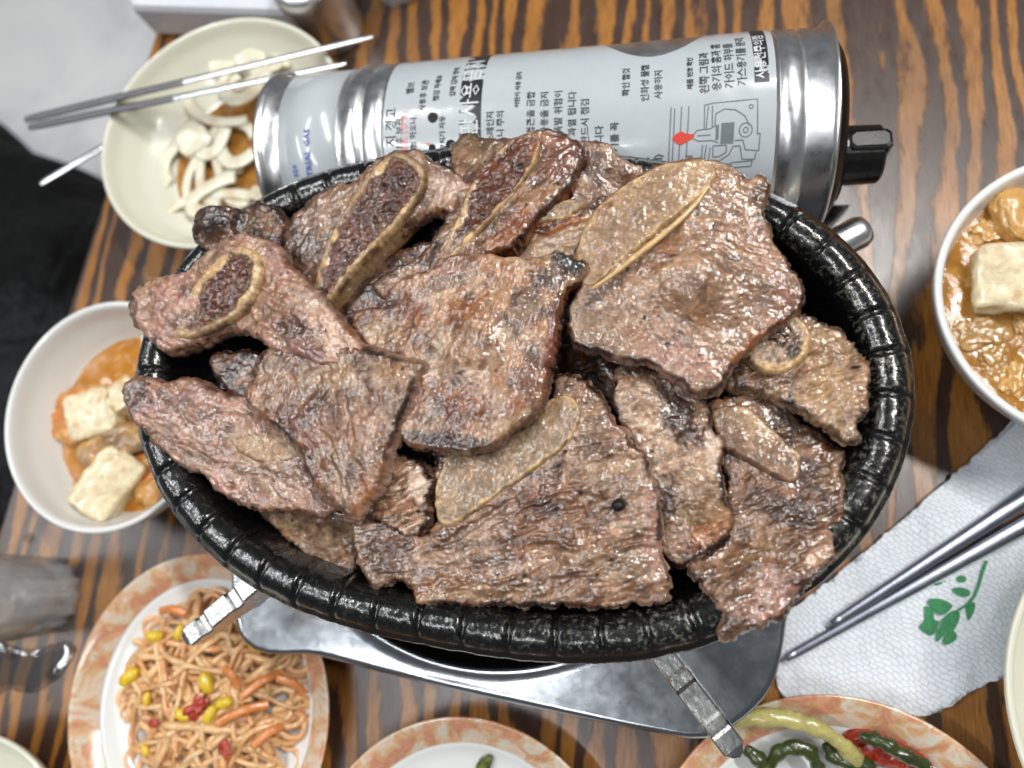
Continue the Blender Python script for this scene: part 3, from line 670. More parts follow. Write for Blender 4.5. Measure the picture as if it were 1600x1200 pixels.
    prev = bv; offs = len(W); s1, s2 = COL[side[0]], COL[side[1]]; tt = seg[-1] and ii * 2.6
    for k, f in enumerate((.08, .2, .34, .5, .66, .82, .95, 1.0)):
        r_ = bulge * math.sin(math.pi * min(1, f * 1.1)) * 1.0 - (.35 * max(0, f - .85) / .15)
        ts_ = 6. if mat is M['bone'] else 1.; fn = fbm(tt / 9 / ts_, f * 1.2 + 7, seed, 3, seed + 71); fn2 = fbm(tt / 14 / ts_, f * 4.0, seed, 3, seed + 81)
        V = ow.copy(); V[:, :2] += nn * (r_ + (.06 * fn * (fib[1] + .4) + .05 * fn2) * (.25 if mat is M['bone'] else 1))[:, None]; V[:, 2] = ow[:, 2] - th * f + .03 * fn2
        t = sm(-.5, .6, fn + .5 * fn2)[:, None]; cc = s1 * (1 - t) + s2 * t; k0 = max(0, 1 - f * 4); cc = cc * (1 - k0) + c[bv] * k0
        ring = offs + np.arange(nb)
        a0, b0 = be[:, 0], be[:, 1]; pa_ = prev[loc[a0]] if k else a0; pb_ = prev[loc[b0]] if k else b0
        Fs.append(np.stack([pb_, pa_, ring[loc[a0]], ring[loc[b0]]], -1)); Vs.append(V); Cs.append(cc); prev = ring; offs += nb
    # underside
    Wb = W.copy(); Wb[:, 2] -= th; Wb[bv] = Vs[-1]; sub = offs + np.arange(len(W)); Vs.append(Wb - [0, 0, .0]); Cs.append(c * .8); Fs.append((offs + fc)[:, ::-1])
    f = np.vstack(Fs)
    # face up
    A3 = P(px[fc[0]], py[fc[0]], zs[fc[0]])
    if np.cross(A3[1] - A3[0], A3[2] - A3[0])[2] < 0: f = f[:, ::-1]
    ob = mk(name, np.vstack(Vs), np.ascontiguousarray(f), mat, parent=host, cols=np.vstack(Cs), label=label, cat=cat, group=group)
    ob['zb'] = 0; del ob['zb']
    return ob, (lambda x, y: zb(x, y) + dome * (1 - np.exp(-seg_dist(x, y, o)[0] * inside(x, y, o) / domew)))

def bone(host, hz, out, kind='plate', lift=.1, th=.5, seed=0, **k):
    zf = (lambda x, y: hz(x, y) + lift) if callable(lift) is False else (lambda x, y: hz(x, y) + lift(x, y))
    d = dict(g=2.0, dome=.05, domew=10, er=.14, ew=5, rag=1.1, relief=.04, fib=(0, .2), bulge=.04, sear=0, edge=None, pits=.6)
    if kind == 'marrow': d.update(base=('cream', 'gold'), side=('cream', 'gold'), marrow=(11, 'marrow', .07), rag=.4, edge=('umber', 4, .7))
    else: d.update(base=('tan', 'grey'), side=('cream', 'gold'), rim=(5, 'cream', .6, .04), edge=('umber', 3, .6))
    d.update(k); return slab('bone', out, 13, th, M['bone'], host=host, zfun=zf, seed=seed, **d)

RG = 'grilled short rib slices heaped in the pan'
def rib(label, out, z, th=1.0, **k):
    k.setdefault('wave', .14); k.setdefault('edge', ('sear', 10, .8))
    return slab('rib_slice', out, z, th * .74, M['meat'], label=label, cat='grilled meat', group=RG, **k)
R_ = math.radians

# filler slices added low in the heap, coloured dark for the shade in gaps
rib('filler slice coloured dark brown, sunk in the gap below the leftmost rib end', [(330, 560), (370, 545), (420, 560), (430, 600), (390, 625), (345, 600)], 12.3, .8, seed=31, base=('br', 'dk'), sear=.8)
rib('filler slice coloured dark, deep in the middle of the heap, under the charred tipped slice', [(840, 470), (900, 500), (960, 560), (980, 620), (900, 640), (850, 600), (820, 540)], 11.2, .9, seed=32, base=('br', 'dk'), sear=.9)
rib('filler slice coloured dark, hidden under the lower edge of the central slice', [(560, 640), (640, 660), (700, 690), (720, 720), (640, 730), (590, 700)], 11.4, .9, seed=33, base=('br', 'dk'), sear=.9)
rib('filler slice coloured dark, below the upper rib bones', [(600, 400), (700, 370), (780, 400), (760, 480), (640, 500), (540, 520), (520, 470)], 11.9, .9, seed=34, base=('br', 'dk'), sear=.8)

# M6 lower left lump under the wide slice
rib('low brown grey lump at the lower left edge of the heap, half in shadow', [(405, 790, 11.9), (470, 785, 12.1), (540, 800, 12.), (556, 850, 11.4), (548, 893, 11.1), (505, 888, 11.1), (455, 852, 11.2), (425, 820, 11.3)], 11.6, seed=1, base=('grey', 'br'), blobs=[(500, 850, 60, 30, 20, 'fat', .25)], fib=(R_(20), .4))
# M1 little crumpled lump, top left
h, z_ = rib('small crumpled dark lump at the upper left tip of the heap', [(299, 352, 12.9), (312, 325, 13), (345, 316, 13.2), (376, 326, 12.8), (402, 312, 13.1), (432, 328, 13), (446, 362, 12.8), (430, 392, 12.6), (380, 385, 12.6), (330, 392, 12.4), (305, 375, 12.5)], 12.8, seed=2, relief=.16, base=('br', 'sear'), blobs=[(400, 345, 34, 24, 0, 'gold', .35), (335, 345, 26, 26, 0, 'dk', .35, .15), (372, 350, 10, 40, 0, 'dk', .6, -.25)], edge=('sear', 12, .6))
# M9 behind, top
rib('brown slice at the top of the heap, behind the big pale bone', [(880, 232, 12.7), (920, 216, 12.9), (952, 220, 12.9), (975, 245, 12.8), (1003, 264, 12.6), (985, 300, 12.3), (920, 335, 12.3), (850, 350, 12.2), (840, 300, 12.6)], 12.5, seed=3, base=('pb', 'br'), sear=.6, fib=(R_(-60), .5))
# M10 slab of bone and fat between
h, z_ = slab('rib_slice', [(798, 385, 12.3), (812, 352, 12.6), (850, 328, 12.9), (905, 315, 13.0), (955, 300, 13.0), (960, 340, 12.8), (930, 395, 12.6), (900, 425, 12.5), (850, 410, 12.3), (806, 402, 12.2)], 12.6, 1.3, M['fat'], label='pale fatty rib end with a brown band, wedged left of the big bone', cat='grilled meat', group=RG, seed=4, base=('fat', 'tan'), sear=.1,
    blobs=[(880, 350, 80, 9, -14, 'amber', .95, .1), (850, 358, 50, 6, -20, 'sear', .8), (935, 322, 50, 12, -30, 'sear', .9)])
bone(h, z_, [(815, 346), (850, 322), (900, 308), (920, 318), (890, 338), (845, 350)], 'plate', .1, .4, seed=41, base=('tan', 'grey'))
# M8 second upright rib with long marrow bone
h, z_ = rib('dark glazed rib at the top with a long narrow marrow bone', [(706, 262, 12.9), (704, 222, 12.7), (738, 206, 12.7), (775, 214, 13.2), (832, 203, 13.5), (862, 198, 13.3), (906, 222, 13.1), (908, 256, 13.1), (880, 300, 13.2), (842, 340, 13.2), (800, 384, 13.1), (760, 400, 13.0), (700, 440, 12.9), (640, 462, 12.9), (604, 468, 12.8), (578, 446, 12.7), (600, 424, 12.7), (650, 400, 12.8), (690, 350, 13.0), (712, 310, 13.0)], 13.0, 1.3, seed=5, base=('br', 'pb'), sear=.75, fib=(R_(50), .6),
    side=('amber', 'sear'), blobs=[(880, 240, 28, 50, 20, 'red', .5), (735, 235, 32, 26, 0, 'grey', .5), (640, 440, 55, 22, -20, 'pale', .5), (850, 330, 60, 14, -50, 'sear', .7), (800, 360, 80, 16, -48, 'amber', .55)], edge=('sear', 9, .5))
bone(h, z_, [(690, 392), (715, 330), (745, 270), (790, 220), (825, 206), (845, 216), (838, 252), (800, 306), (755, 356), (715, 396), (680, 425), (672, 418)], 'marrow', .1, .8, seed=42, marrow=(8, 'marrow', .08), blobs=[(690, 405, 22, 14, -45, 'marrow', .7), (835, 225, 10, 20, 20, 'amber', .4)], side=('amber', 'gold'))
# M2 upright rib with the widest marrow bone
h, z_ = rib('rib on the upper left with a wide open marrow bone and pale shank', [(438, 368, 12.6), (470, 320, 12.7), (520, 284, 12.8), (548, 284, 12.9), (578, 255, 13.2), (600, 238, 13.4), (640, 232, 13.5), (668, 244, 13.4), (705, 262, 13.2), (730, 282, 13.0), (732, 302, 12.9), (712, 318, 12.8), (716, 336, 12.6), (690, 330, 12.7), (660, 332, 12.8), (600, 372, 12.7), (540, 430, 12.6), (505, 470, 12.6), (480, 455, 12.6), (455, 420, 12.6)], 12.9, 1.1, seed=6, base=('pb', 'br'), sear=.5, fib=(R_(50), .5),
    blobs=[(700, 295, 40, 22, 20, 'pale', .6), (520, 320, 40, 26, -40, 'pb', .5), (480, 400, 35, 40, 0, 'sear', .4), (700, 330, 24, 8, -20, 'amber', .6)])
bone(h, z_, [(478, 470), (492, 430), (510, 375), (538, 322), (575, 268), (612, 238), (645, 244), (664, 268), (660, 300), (628, 345), (590, 385), (548, 430), (512, 476), (492, 488)], 'marrow', .2, 1.4, seed=43, marrow=(12, 'marrow', .08), side=('cream', 'fat'), blobs=[(505, 450, 26, 22, -50, 'marrow', .5), (600, 310, 80, 24, -50, 'dk', .35)])
# M4 wide low slice, lower left
h, z_ = rib('wide pinkish slice hanging over the left rim of the pan', [(187, 606, 13.0), (215, 590, 12.9), (250, 594, 12.8), (292, 588, 12.7), (335, 606, 12.5), (372, 614, 12.4), (430, 600, 12.3), (500, 640, 12.2), (540, 720, 12.1), (535, 790, 12.1), (505, 806, 12.2), (452, 796, 12.3), (402, 796, 12.3), (348, 776, 12.4), (320, 742, 12.4), (282, 726, 12.5), (240, 690, 12.7), (205, 655, 12.9)], 12.4, .95, seed=7, base=('pb', 'pink'), sear=.35, fib=(R_(-30), .8), wash=.2,
    blobs=[(215, 620, 24, 30, 0, 'sear', .55), (405, 700, 62, 34, 25, 'gold', .55), (395, 735, 78, 7, 12, 'br', .6, -.04), (250, 640, 40, 20, 20, 'pink', .4), (450, 770, 60, 20, 15, 'fat', .25)], edge=('br', 9, .5))
bone(h, z_, [(362, 690), (385, 664), (420, 664), (455, 690), (470, 712), (440, 722), (395, 720)], 'plate', -.02, .3, seed=44, base=('gold', 'tan'), rim=(5, 'gold', .4, .02), er=.04)
# M3 leftmost rib end with bone
h, z_ = rib('leftmost rib end with an oval marrow bone, above the left rim', [(198, 476, 13.0), (214, 448, 13.1), (250, 432, 13.1), (290, 420, 13.2), (325, 388, 13.4), (358, 368, 13.6), (388, 360, 13.7), (425, 376, 13.7), (446, 405, 13.7), (470, 435, 13.7), (500, 465, 13.7), (535, 505, 13.7), (565, 548, 13.7), (520, 572, 13.5), (470, 560, 13.5), (430, 548, 13.3), (385, 520, 13.2), (350, 516, 13.1), (300, 540, 12.9), (262, 548, 12.9), (232, 532, 12.9), (206, 506, 12.9)], 13.3, 1.1, seed=8, base=('pb', 'pink'), sear=.35, relief=.1, fib=(R_(-35), .7),
    blobs=[(235, 490, 34, 34, 0, 'pink', .4), (440, 420, 20, 34, -30, 'red', .25), (455, 510, 24, 16, 0, 'sear', .55), (520, 530, 34, 24, 40, 'pale', .65), (490, 480, 22, 44, -40, 'pale', .5), (400, 400, 30, 20, 40, 'pale', .3), (205, 490, 12, 30, 0, 'sear', .4)], edge=('br', 8, .3))
bone(h, z_, [(272, 520), (282, 480), (305, 438), (340, 400), (372, 382), (400, 392), (408, 420), (400, 455), (375, 490), (340, 512), (300, 528)], 'marrow', .12, 1.0, seed=45, marrow=(14, 'marrow', .08), side=('fat', 'gold'), blobs=[(300, 500, 24, 26, 0, 'br', .5), (345, 470, 20, 30, 30, 'marrow', .45)])
# M16 frayed pale lump
rib('small frayed pale lump between the left triangular slice and the big bone', [(596, 722, 12.4), (625, 712, 12.6), (655, 728, 12.6), (676, 752, 12.6), (670, 790, 12.5), (668, 826, 12.5), (632, 838, 12.4), (600, 812, 12.3), (570, 800, 12.2), (575, 760, 12.3)], 12.4, 1.0, seed=9, rag=3.5, relief=.13, base=('pb', 'pale'), sear=.15, fib=(R_(15), 1.4), blobs=[(655, 755, 18, 24, 0, 'white', .6), (600, 810, 40, 20, 10, 'br', .6)])
# M15 big bottom slice with long bone
h, z_ = rib('large bottom centre slice with a long grey bone and one black peppercorn', [(862, 592, 12.7), (882, 582, 12.8), (908, 590, 12.8), (934, 612, 12.8), (962, 655, 12.8), (985, 692, 12.8), (1008, 706, 12.8), (1018, 745, 12.8), (1030, 790, 12.8), (1028, 850, 12.7), (1040, 905, 12.6), (1038, 940, 12.5), (1000, 944, 12.5), (950, 952, 12.5), (900, 946, 12.5), (850, 950, 12.5), (790, 944, 12.5), (740, 946, 12.4), (690, 944, 12.4), (650, 946, 12.3), (640, 922, 12.3), (612, 905, 12.2), (580, 918, 12.1), (560, 880, 12.1), (550, 840, 12.1), (560, 805, 12.0), (600, 812, 12.1), (640, 830, 12.3), (668, 828, 12.4), (684, 790, 12.5), (672, 750, 12.4), (690, 705, 12.4), (760, 680, 12.5), (850, 640, 12.6)], 12.5, 1.0, seed=10, base=('pb', 'br'), sear=.35, relief=.085, fib=(R_(10), .8), wash=.45, rag=2.6,
    blobs=[(860, 770, 50, 16, -10, 'red', .35), (850, 790, 30, 14, 0, 'sear', .6), (930, 690, 30, 30, 0, 'br', .4), (990, 760, 26, 60, -10, 'fat', .4), (1020, 830, 16, 90, -3, 'pink', .6), (925, 740, 60, 30, -20, 'fat', .4), (600, 860, 50, 40, 20, 'sear', .45), (760, 850, 130, 8, -4, 'sear', .4), (780, 875, 110, 6, -2, 'br', .5), (960, 880, 60, 26, 10, 'grey', .5), (800, 925, 140, 12, 0, 'gold', .25), (965, 660, 16, 26, -30, 'red', .3), (850, 610, 60, 40, 0, 'pb', .3), (740, 820, 90, 7, -32, 'br', .6, -.08)], side=('pink', 'pale'))
bone(h, z_, [(684, 815), (678, 780), (684, 742), (706, 706), (750, 694), (810, 664), (850, 630), (872, 618), (896, 622), (908, 642), (900, 672), (872, 706), (830, 736), (784, 770), (740, 800), (706, 822)], 'plate', .12, .5, seed=46, base=('tan', 'grey'), rim=(6, 'cream', .75, .05), blobs=[(810, 690, 70, 22, -35, 'grey', .5), (755, 740, 60, 26, -35, 'br', .25)])
pc_ = P(966, 790, 12.98); V, f = lathe([(.02, -.2), (.16, -.12), (.22, .02), (.16, .16), (.02, .2)], 0, 0, n=12); V = V * (1 + .08 * fbm(V[:, 0] * 9, V[:, 1] * 9, V[:, 2] * 9, 2)[:, None])
mk('peppercorn', V + pc_, f, simple('black_pepper', (16, 14, 13), .4, bs=.4, bscale=20), label='black peppercorn on the right side of the large bottom slice', cat='peppercorn')
# M14 middle right fatty slice
rib('curled fatty slice between the big bottom slice and the right slices', [(960, 580, 12.3), (985, 566, 12.4), (1030, 580, 12.4), (1075, 606, 12.4), (1108, 632, 12.5), (1112, 670, 12.6), (1128, 682, 12.6), (1126, 730, 12.5), (1138, 780, 12.4), (1142, 826, 12.2), (1104, 862, 12.0), (1060, 884, 11.9), (1036, 872, 11.9), (1020, 820, 12.), (1015, 760, 12.1), (985, 700, 12.2), (958, 640, 12.2)], 12.2, 1.0, seed=11, base=('fat', 'br'), sear=.45, relief=.13, fib=(R_(-60), .4), wash=.4,
    blobs=[(1060, 650, 60, 26, 50, 'sear', .75, -.05), (1000, 640, 36, 50, -20, 'fat', .6, .12), (1030, 780, 30, 50, 0, 'sear', .5), (1095, 770, 40, 60, 0, 'gold', .4, .08), (1040, 730, 60, 10, -20, 'pale', .4), (1115, 700, 14, 34, 0, 'white', .45), (1090, 840, 50, 20, -20, 'amber', .4), (1000, 570, 50, 20, 0, 'dk', .5)])
# M13 lower right slice with brown bone
h, z_ = rib('lower right slice drooping over the pan rim, with a flat brown bone', [(1108, 640, 11.9), (1140, 618, 12.0), (1200, 622, 12.0), (1250, 650, 12.0), (1288, 682, 12.1), (1300, 700, 12.1), (1324, 702, 12.2), (1316, 734, 12.2), (1326, 780, 12.3), (1318, 822, 12.4), (1304, 850, 12.5), (1302, 872, 12.6), (1284, 888, 12.7), (1262, 920, 12.8), (1236, 938, 12.8), (1226, 960, 12.8), (1196, 976, 12.8), (1160, 990, 12.8), (1142, 998, 12.8), (1124, 984, 12.8), (1134, 962, 12.8), (1118, 930, 12.6), (1098, 910, 12.4), (1076, 898, 12.2), (1086, 878, 12.1), (1120, 856, 12.0), (1142, 830, 11.9), (1136, 770, 11.9), (1120, 700, 11.9)], 12.2, .9, seed=12, base=('pb', 'br'), sear=.5, relief=.1, fib=(R_(25), .7), rag=3.2, wash=.15,
    blobs=[(1240, 800, 60, 30, 10, 'sear', .7), (1180, 780, 50, 26, 0, 'br', .5), (1200, 940, 60, 34, -30, 'pink', .65), (1290, 850, 26, 50, 20, 'pale', .4), (1160, 870, 50, 12, -20, 'gold', .35), (1250, 670, 60, 26, 40, 'dk', .5), (1300, 740, 24, 40, 0, 'gold', .3), (1130, 740, 16, 60, 0, 'dk', .5)], side=('pink', 'pale'))
bone(h, z_, [(1112, 642), (1140, 632), (1172, 636), (1200, 662), (1230, 690), (1252, 712), (1250, 742), (1236, 752), (1200, 738), (1160, 716), (1125, 698), (1116, 670)], 'plate', .25, .6, seed=47, base=('tan', 'br'), rim=(4, 'gold', .4, .02), side=('br', 'dk'), blobs=[(1215, 715, 44, 24, 35, 'br', .6), (1140, 660, 24, 22, 0, 'dk', .35), (1170, 670, 40, 14, 40, 'gold', .35)])
# M12 right slice with small round bone
h, z_ = rib('right slice with a small round bone that has a black hollow', [(1130, 600, 12.4), (1150, 566, 12.6), (1180, 530, 12.9), (1215, 498, 13.0), (1250, 488, 13.1), (1285, 506, 13.1), (1318, 524, 13.1), (1345, 548, 13.1), (1364, 572, 13.1), (1358, 604, 13.1), (1356, 640, 13.1), (1340, 664, 13.1), (1344, 684, 13.1), (1324, 692, 13.0), (1300, 672, 13.0), (1258, 645, 12.9), (1220, 626, 12.7), (1175, 612, 12.5)], 12.9, .85, seed=13, base=('gold', 'pb'), sear=.3, relief=.1, fib=(R_(20), .8), rag=2.5,
    blobs=[(1200, 590, 70, 16, 18, 'sear', .5), (1290, 600, 60, 40, 30, 'tan', .45), (1260, 628, 70, 10, 30, 'fat', .5), (1150, 590, 24, 16, 0, 'dk', .5), (1330, 600, 20, 60, 0, 'pb', .3)], side=('tan', 'br'))
bone(h, z_, [(1168, 556), (1180, 524), (1204, 498), (1232, 488), (1256, 498), (1268, 522), (1262, 552), (1244, 574), (1214, 582), (1184, 576)], 'marrow', .12, .5, seed=48, marrow=(11, 'fat', .05), rag=.5, blobs=[(1222, 522, 30, 17, 20, 'char', 1.0, -.12), (1240, 545, 12, 16, 0, 'char', .9, -.1), (1210, 552, 24, 12, 0, 'fat', .4)], side=('cream', 'gold'))
# M5 left triangular slice
h, z_ = rib('left triangular glossy slice with a ribbed cut edge, tip pointing down', [(382, 616, 13.2), (396, 586, 13.3), (414, 552, 13.4), (455, 540, 13.4), (505, 552, 13.5), (545, 538, 13.6), (600, 556, 13.7), (656, 568, 13.8), (650, 590, 13.8), (634, 628, 13.8), (618, 670, 13.7), (602, 712, 13.6), (588, 756, 13.5), (566, 788, 13.4), (546, 806, 13.3), (524, 790, 13.3), (502, 768, 13.3), (478, 736, 13.3), (462, 700, 13.3), (430, 668, 13.3), (400, 642, 13.2)], 13.4, 1.0, seed=14, base=('pb', 'br'), sear=.35, relief=.075, fib=(R_(-70), .7), wash=.2,
    blobs=[(520, 585, 50, 26, 10, 'gold', .5), (455, 690, 30, 60, -30, 'red', .4), (545, 690, 24, 80, 25, 'pb', .35), (500, 660, 50, 40, 30, 'red', .22), (610, 590, 36, 20, 0, 'tan', .5), (562, 580, 50, 6, 60, 'br', .7), (470, 570, 50, 16, 0, 'br', .35), (570, 765, 14, 50, 25, 'amber', .35)], side=('pb', 'pink'), bulge=.22, er=.1)
# M7 central slice
h, z_ = rib('central slice with a charred black tip at its upper right corner', [(545, 496, 13.3), (565, 480, 13.3), (600, 478, 13.4), (604, 452, 13.5), (640, 430, 13.7), (676, 420, 13.8), (705, 396, 13.9), (760, 394, 14.0), (812, 402, 14.1), (850, 398, 14.1), (872, 392, 14.1), (893, 402, 14.1), (917, 412, 14.1), (908, 432, 14.1), (886, 450, 14.1), (876, 478, 14.1), (872, 520, 14.0), (864, 558, 14.0), (852, 600, 13.9), (834, 644, 13.8), (792, 676, 13.7), (760, 700, 13.6), (724, 708, 13.6), (684, 702, 13.6), (640, 694, 13.5), (622, 678, 13.5), (634, 636, 13.5), (656, 590, 13.6), (640, 560, 13.6), (596, 548, 13.4), (560, 530, 13.3)], 13.8, 1.0, seed=15, base=('fat', 'glaze'), sear=.5, relief=.08, fib=(R_(70), .45), rag=2.0, wash=.35, cps=[(740, 540, 14.2)],
    blobs=[(893, 408, 28, 18, 20, 'char', 1.0, .05), (862, 540, 12, 80, 5, 'red', .75), (640, 480, 26, 20, 0, 'red', .6), (690, 440, 60, 14, -25, 'br', .6), (735, 640, 44, 26, 0, 'red', .55), (740, 650, 26, 14, 0, 'br', .6), (700, 690, 80, 14, 8, 'sear', .8), (820, 480, 30, 40, 0, 'sear', .45), (700, 420, 50, 10, 0, 'pink', .4), (600, 520, 40, 26, 0, 'gold', .4), (720, 540, 60, 44, 0, 'fat', .35), (860, 430, 30, 24, 0, 'sear', .6), (650, 610, 20, 34, 0, 'amber', .3), (790, 660, 40, 14, -30, 'gold', .5), (830, 600, 20, 34, 10, 'red', .35)], side=('red', 'sear'), edge=('br', 7, .5))
# M11 big top right slice
h, z_ = rib('largest slice, top right of the heap, with a big pale bone', [(906, 440, 13.7), (900, 392, 13.8), (918, 345, 13.9), (950, 305, 14.0), (995, 272, 14.1), (1050, 248, 14.2), (1092, 244, 14.2), (1135, 255, 14.1), (1152, 264, 14.1), (1170, 276, 14.0), (1192, 270, 14.0), (1200, 296, 14.0), (1196, 330, 14.0), (1208, 372, 13.9), (1232, 405, 13.9), (1252, 440, 13.8), (1250, 482, 13.7), (1214, 508, 13.7), (1180, 532, 13.6), (1156, 560, 13.6), (1132, 592, 13.6), (1112, 612, 13.5), (1080, 610, 13.5), (1052, 590, 13.5), (1010, 568, 13.5), (964, 558, 13.5), (930, 545, 13.4), (894, 532, 13.3), (886, 505, 13.4), (888, 475, 13.5)], 13.9, 1.0, seed=16, base=('pb', 'pb'), sear=.22, relief=.075, fib=(R_(-25), .6), cps=[(1080, 430, 14.4)], wash=.3,
    blobs=[(1235, 470, 30, 34, 0, 'red', .5), (1190, 310, 20, 44, 0, 'sear', .5), (1060, 560, 70, 26, 25, 'pink', .5), (920, 510, 44, 26, 20, 'grey', .45), (1180, 530, 60, 8, -38, 'amber', .6), (1140, 300, 30, 16, 0, 'gold', .4), (1200, 400, 24, 50, -20, 'pink', .4), (1120, 370, 40, 24, -20, 'br', .25), (1020, 440, 110, 9, -40, 'fat', .4), (1165, 275, 16, 10, 0, 'red', .4), (950, 450, 60, 8, -40, 'sear', .35)], side=('pink', 'br'))
bone(h, z_, [(904, 438), (900, 400), (914, 352), (944, 312), (986, 280), (1036, 256), (1084, 247), (1112, 254), (1118, 272), (1098, 304), (1060, 336), (1014, 374), (970, 412), (934, 444), (914, 450)], 'plate', .1, .4, seed=49, base=('tan', 'gold'), rim=(7, 'cream', .6, .04), blobs=[(1000, 330, 80, 30, -40, 'br', .3), (950, 370, 40, 30, -60, 'br', .25), (1060, 285, 50, 20, -20, 'tan', .4)])
mk_ridge = spline([P(x, y, 14.22 + .0 * x) for x, y in ((925, 452), (960, 428), (1000, 396), (1045, 360), (1085, 322), (1108, 290))], 8)
V, f = tube(mk_ridge + [0, 0, .03], .075 * np.sin(np.linspace(.25, 2.9, len(mk_ridge))) + .03, 8)
mk('bone_ridge', V, f, M['bone'], parent=h, cols=np.tile(COL['cream'], (len(V), 1)) * (1 + .2 * fbm(V[:, 0] * 3, V[:, 1] * 3)[:, None]))

# ------------------------------------------------------------------ crockery
def bowl_prof(r, h, foot=.48, t=.32, deep=.9):
    o = [(r * foot * .85, .05), (r * foot, 0), (r * foot, .35), (r * .66, .22 * h), (r * .86, .5 * h), (r * .965, .8 * h), (r, h - .12), (r * .995, h - .02), (r - .12, h + .03), (r - t + .08, h - .02), (r - t, h - .14)]
    i = [(r * .965 - t, .8 * h), (r * .86 - t, .52 * h), (r * .68 - t * .7, .27 * h), (r * .4, .15 * h), (.03, .13 * h)]
    p = np.array(o + i); d = np.linspace(0, 1, len(p)); t2 = np.linspace(0, 1, 60); return np.stack([np.interp(t2, d, p[:, 0]), np.interp(t2, d, p[:, 1])], -1)
def bowl(label, c, r, h, mat, ax=1, ay=1, rot=0, z=0.02, name='bowl', **k):
    V, f = lathe(bowl_prof(r, h, **k), c[0], c[1], ax, ay, rot); V[:, 2] += z
    return mk(name, V, f, mat, origin=(c[0], c[1], z), label=label, cat='bowl')
def plate(label, c, r, ax=1, ay=1, rot=0, group='orange rimmed side dish plates'):
    t = thing('side_dish_plate', label, 'plate', (c[0], c[1], 0), group)
    V, f = lathe([(.03, .5), (r * .5, .5), (r * .72, .62), (r * .8, .85), (r * .845, 1.15), (r * .85, 1.1), (r * .8, .55), (r * .62, .12), (r * .6, 0), (r * .55, 0), (.03, .15)], *c, ax, ay, rot); mk('dish', V, f, M['melamine'], parent=t)
    V, f = lathe([(r * .835, 1.12), (r * .86, 1.27), (r * .9, 1.5), (r * .95, 1.72), (r * .985, 1.83), (r, 1.86), (r * 1.006, 1.8), (r * .99, 1.68), (r * .95, 1.5), (r * .88, 1.15), (r * .845, 1.0)], *c, ax, ay, rot); mk('rim', V, f, M['rim'], parent=t)
    return t
def pool(name, c, r, z, mat, label, cat, ax=1, ay=1, rot=0, relief=.03, seed=0):
    n = 26; V, f = lathe([(r * k / n + .01, 0) for k in range(n, -1, -1)], c[0], c[1], ax, ay, rot, 72)
    V[:, 2] = z + relief * fbm(V[:, 0] * 1.1, V[:, 1] * 1.1, 0, 4, seed) + .04 * sm(r * .93, r, np.hypot(V[:, 0] - c[0], V[:, 1] - c[1]))
    return mk(name, V, f, mat, label=label, cat=cat)
def chunk(name, c, size, ang, mat, col, label, cat, seed=0, tilt=(0, 0), rough=.09, group=None, parent=None, n=20, pw=8):
    "irregular block, such as a cube of bean curd"
    a = np.linspace(-1, 1, n); V = []; Fc = []
    for ax_ in range(3):
        for sg in (-1, 1):
            U, W_ = np.meshgrid(a, a, indexing='ij'); q = np.zeros(U.shape + (3,)); q[..., ax_] = sg; q[..., (ax_ + 1) % 3] = U; q[..., (ax_ + 2) % 3] = W_
            o = sum(len(v) for v in V); V.append(q.reshape(-1, 3)); ff = gridf(n, n) + o; Fc.append(ff if sg > 0 else ff[:, ::-1])
    V = np.vstack(V); L_ = (np.abs(V) ** pw).sum(1) ** (1 / pw); V = V / L_[:, None]; nn = fbm(V[:, 0] * 1.7 + seed, V[:, 1] * 1.7, V[:, 2] * 1.7, 4, seed); V = V * (1 + rough * nn)[:, None]
    V = V * np.array(size) / 2
    Mx = Matrix.Rotation(ang, 3, 'Z') @ Matrix.Rotation(tilt[0], 3, 'X') @ Matrix.Rotation(tilt[1], 3, 'Y'); V = V @ np.array(Mx).T + np.asarray(c)
    cc = np.array(col) * (1 + .12 * nn)[:, None]
    if name == 'tofu_cube': t_ = (sm(.1, .9, fbm(V[:, 0] * 2, V[:, 1] * 2, V[:, 2] * 2, 4, seed + 3)) * .55 + .5 * sm(.0, -size[2] * .5, V[:, 2] - c[2]))[:, None]; t_ = np.clip(t_, 0, .8); cc = cc * (1 - t_) + lin((196, 140, 72)) * t_
    return mk(name, V, np.vstack(Fc), mat, cols=cc, label=label, cat=cat, group=group, parent=parent)
def food(name, label, cat, out, z, th, base, seed=0, mat=None, **k):
    d = dict(g=4, rag=1.5, relief=.06, sear=0, side=(base[1], base[1]), fib=(.6, .5), pits=.2, er=.12); d.update(k)
    return slab(name, out, z, th, mat or M['food'], base=base, seed=seed, label=label, cat=cat, **d)

# left bowl of red stew
SB = (-27.5, 7.35)
bowl('white melamine bowl of orange stew at the left edge of the table', SB, 6.0, 5.0, M['melamine'], 1.04, .97, R_(-53.6))
pool('stew_broth', SB, 4.85, 2.55, M['broth_orange'], 'orange broth in the left stew bowl', 'broth', 1.04, .97, R_(-53.6), .05, 3)
chunk('tofu_cube', P(150, 648, 3.2), (2.6, 2.5, 1.5), .3, M['food'], COL['tofu'], 'upper tofu cube in the left stew bowl', 'tofu', 1, (.2, .1))
chunk('tofu_cube', P(172, 757, 3.3), (2.5, 3.4, 1.6), -.5, M['food'], COL['tofu'], 'lower tofu cube in the left stew bowl, with a green onion bit on it', 'tofu', 2, (-.2, .25))
chunk('tofu_cube', P(196, 620, 3.0), (1.8, 1.6, 1.3), .8, M['food'], COL['tofu'], 'small tofu piece beside the pan in the left stew bowl', 'tofu', 3, (.1, .3))
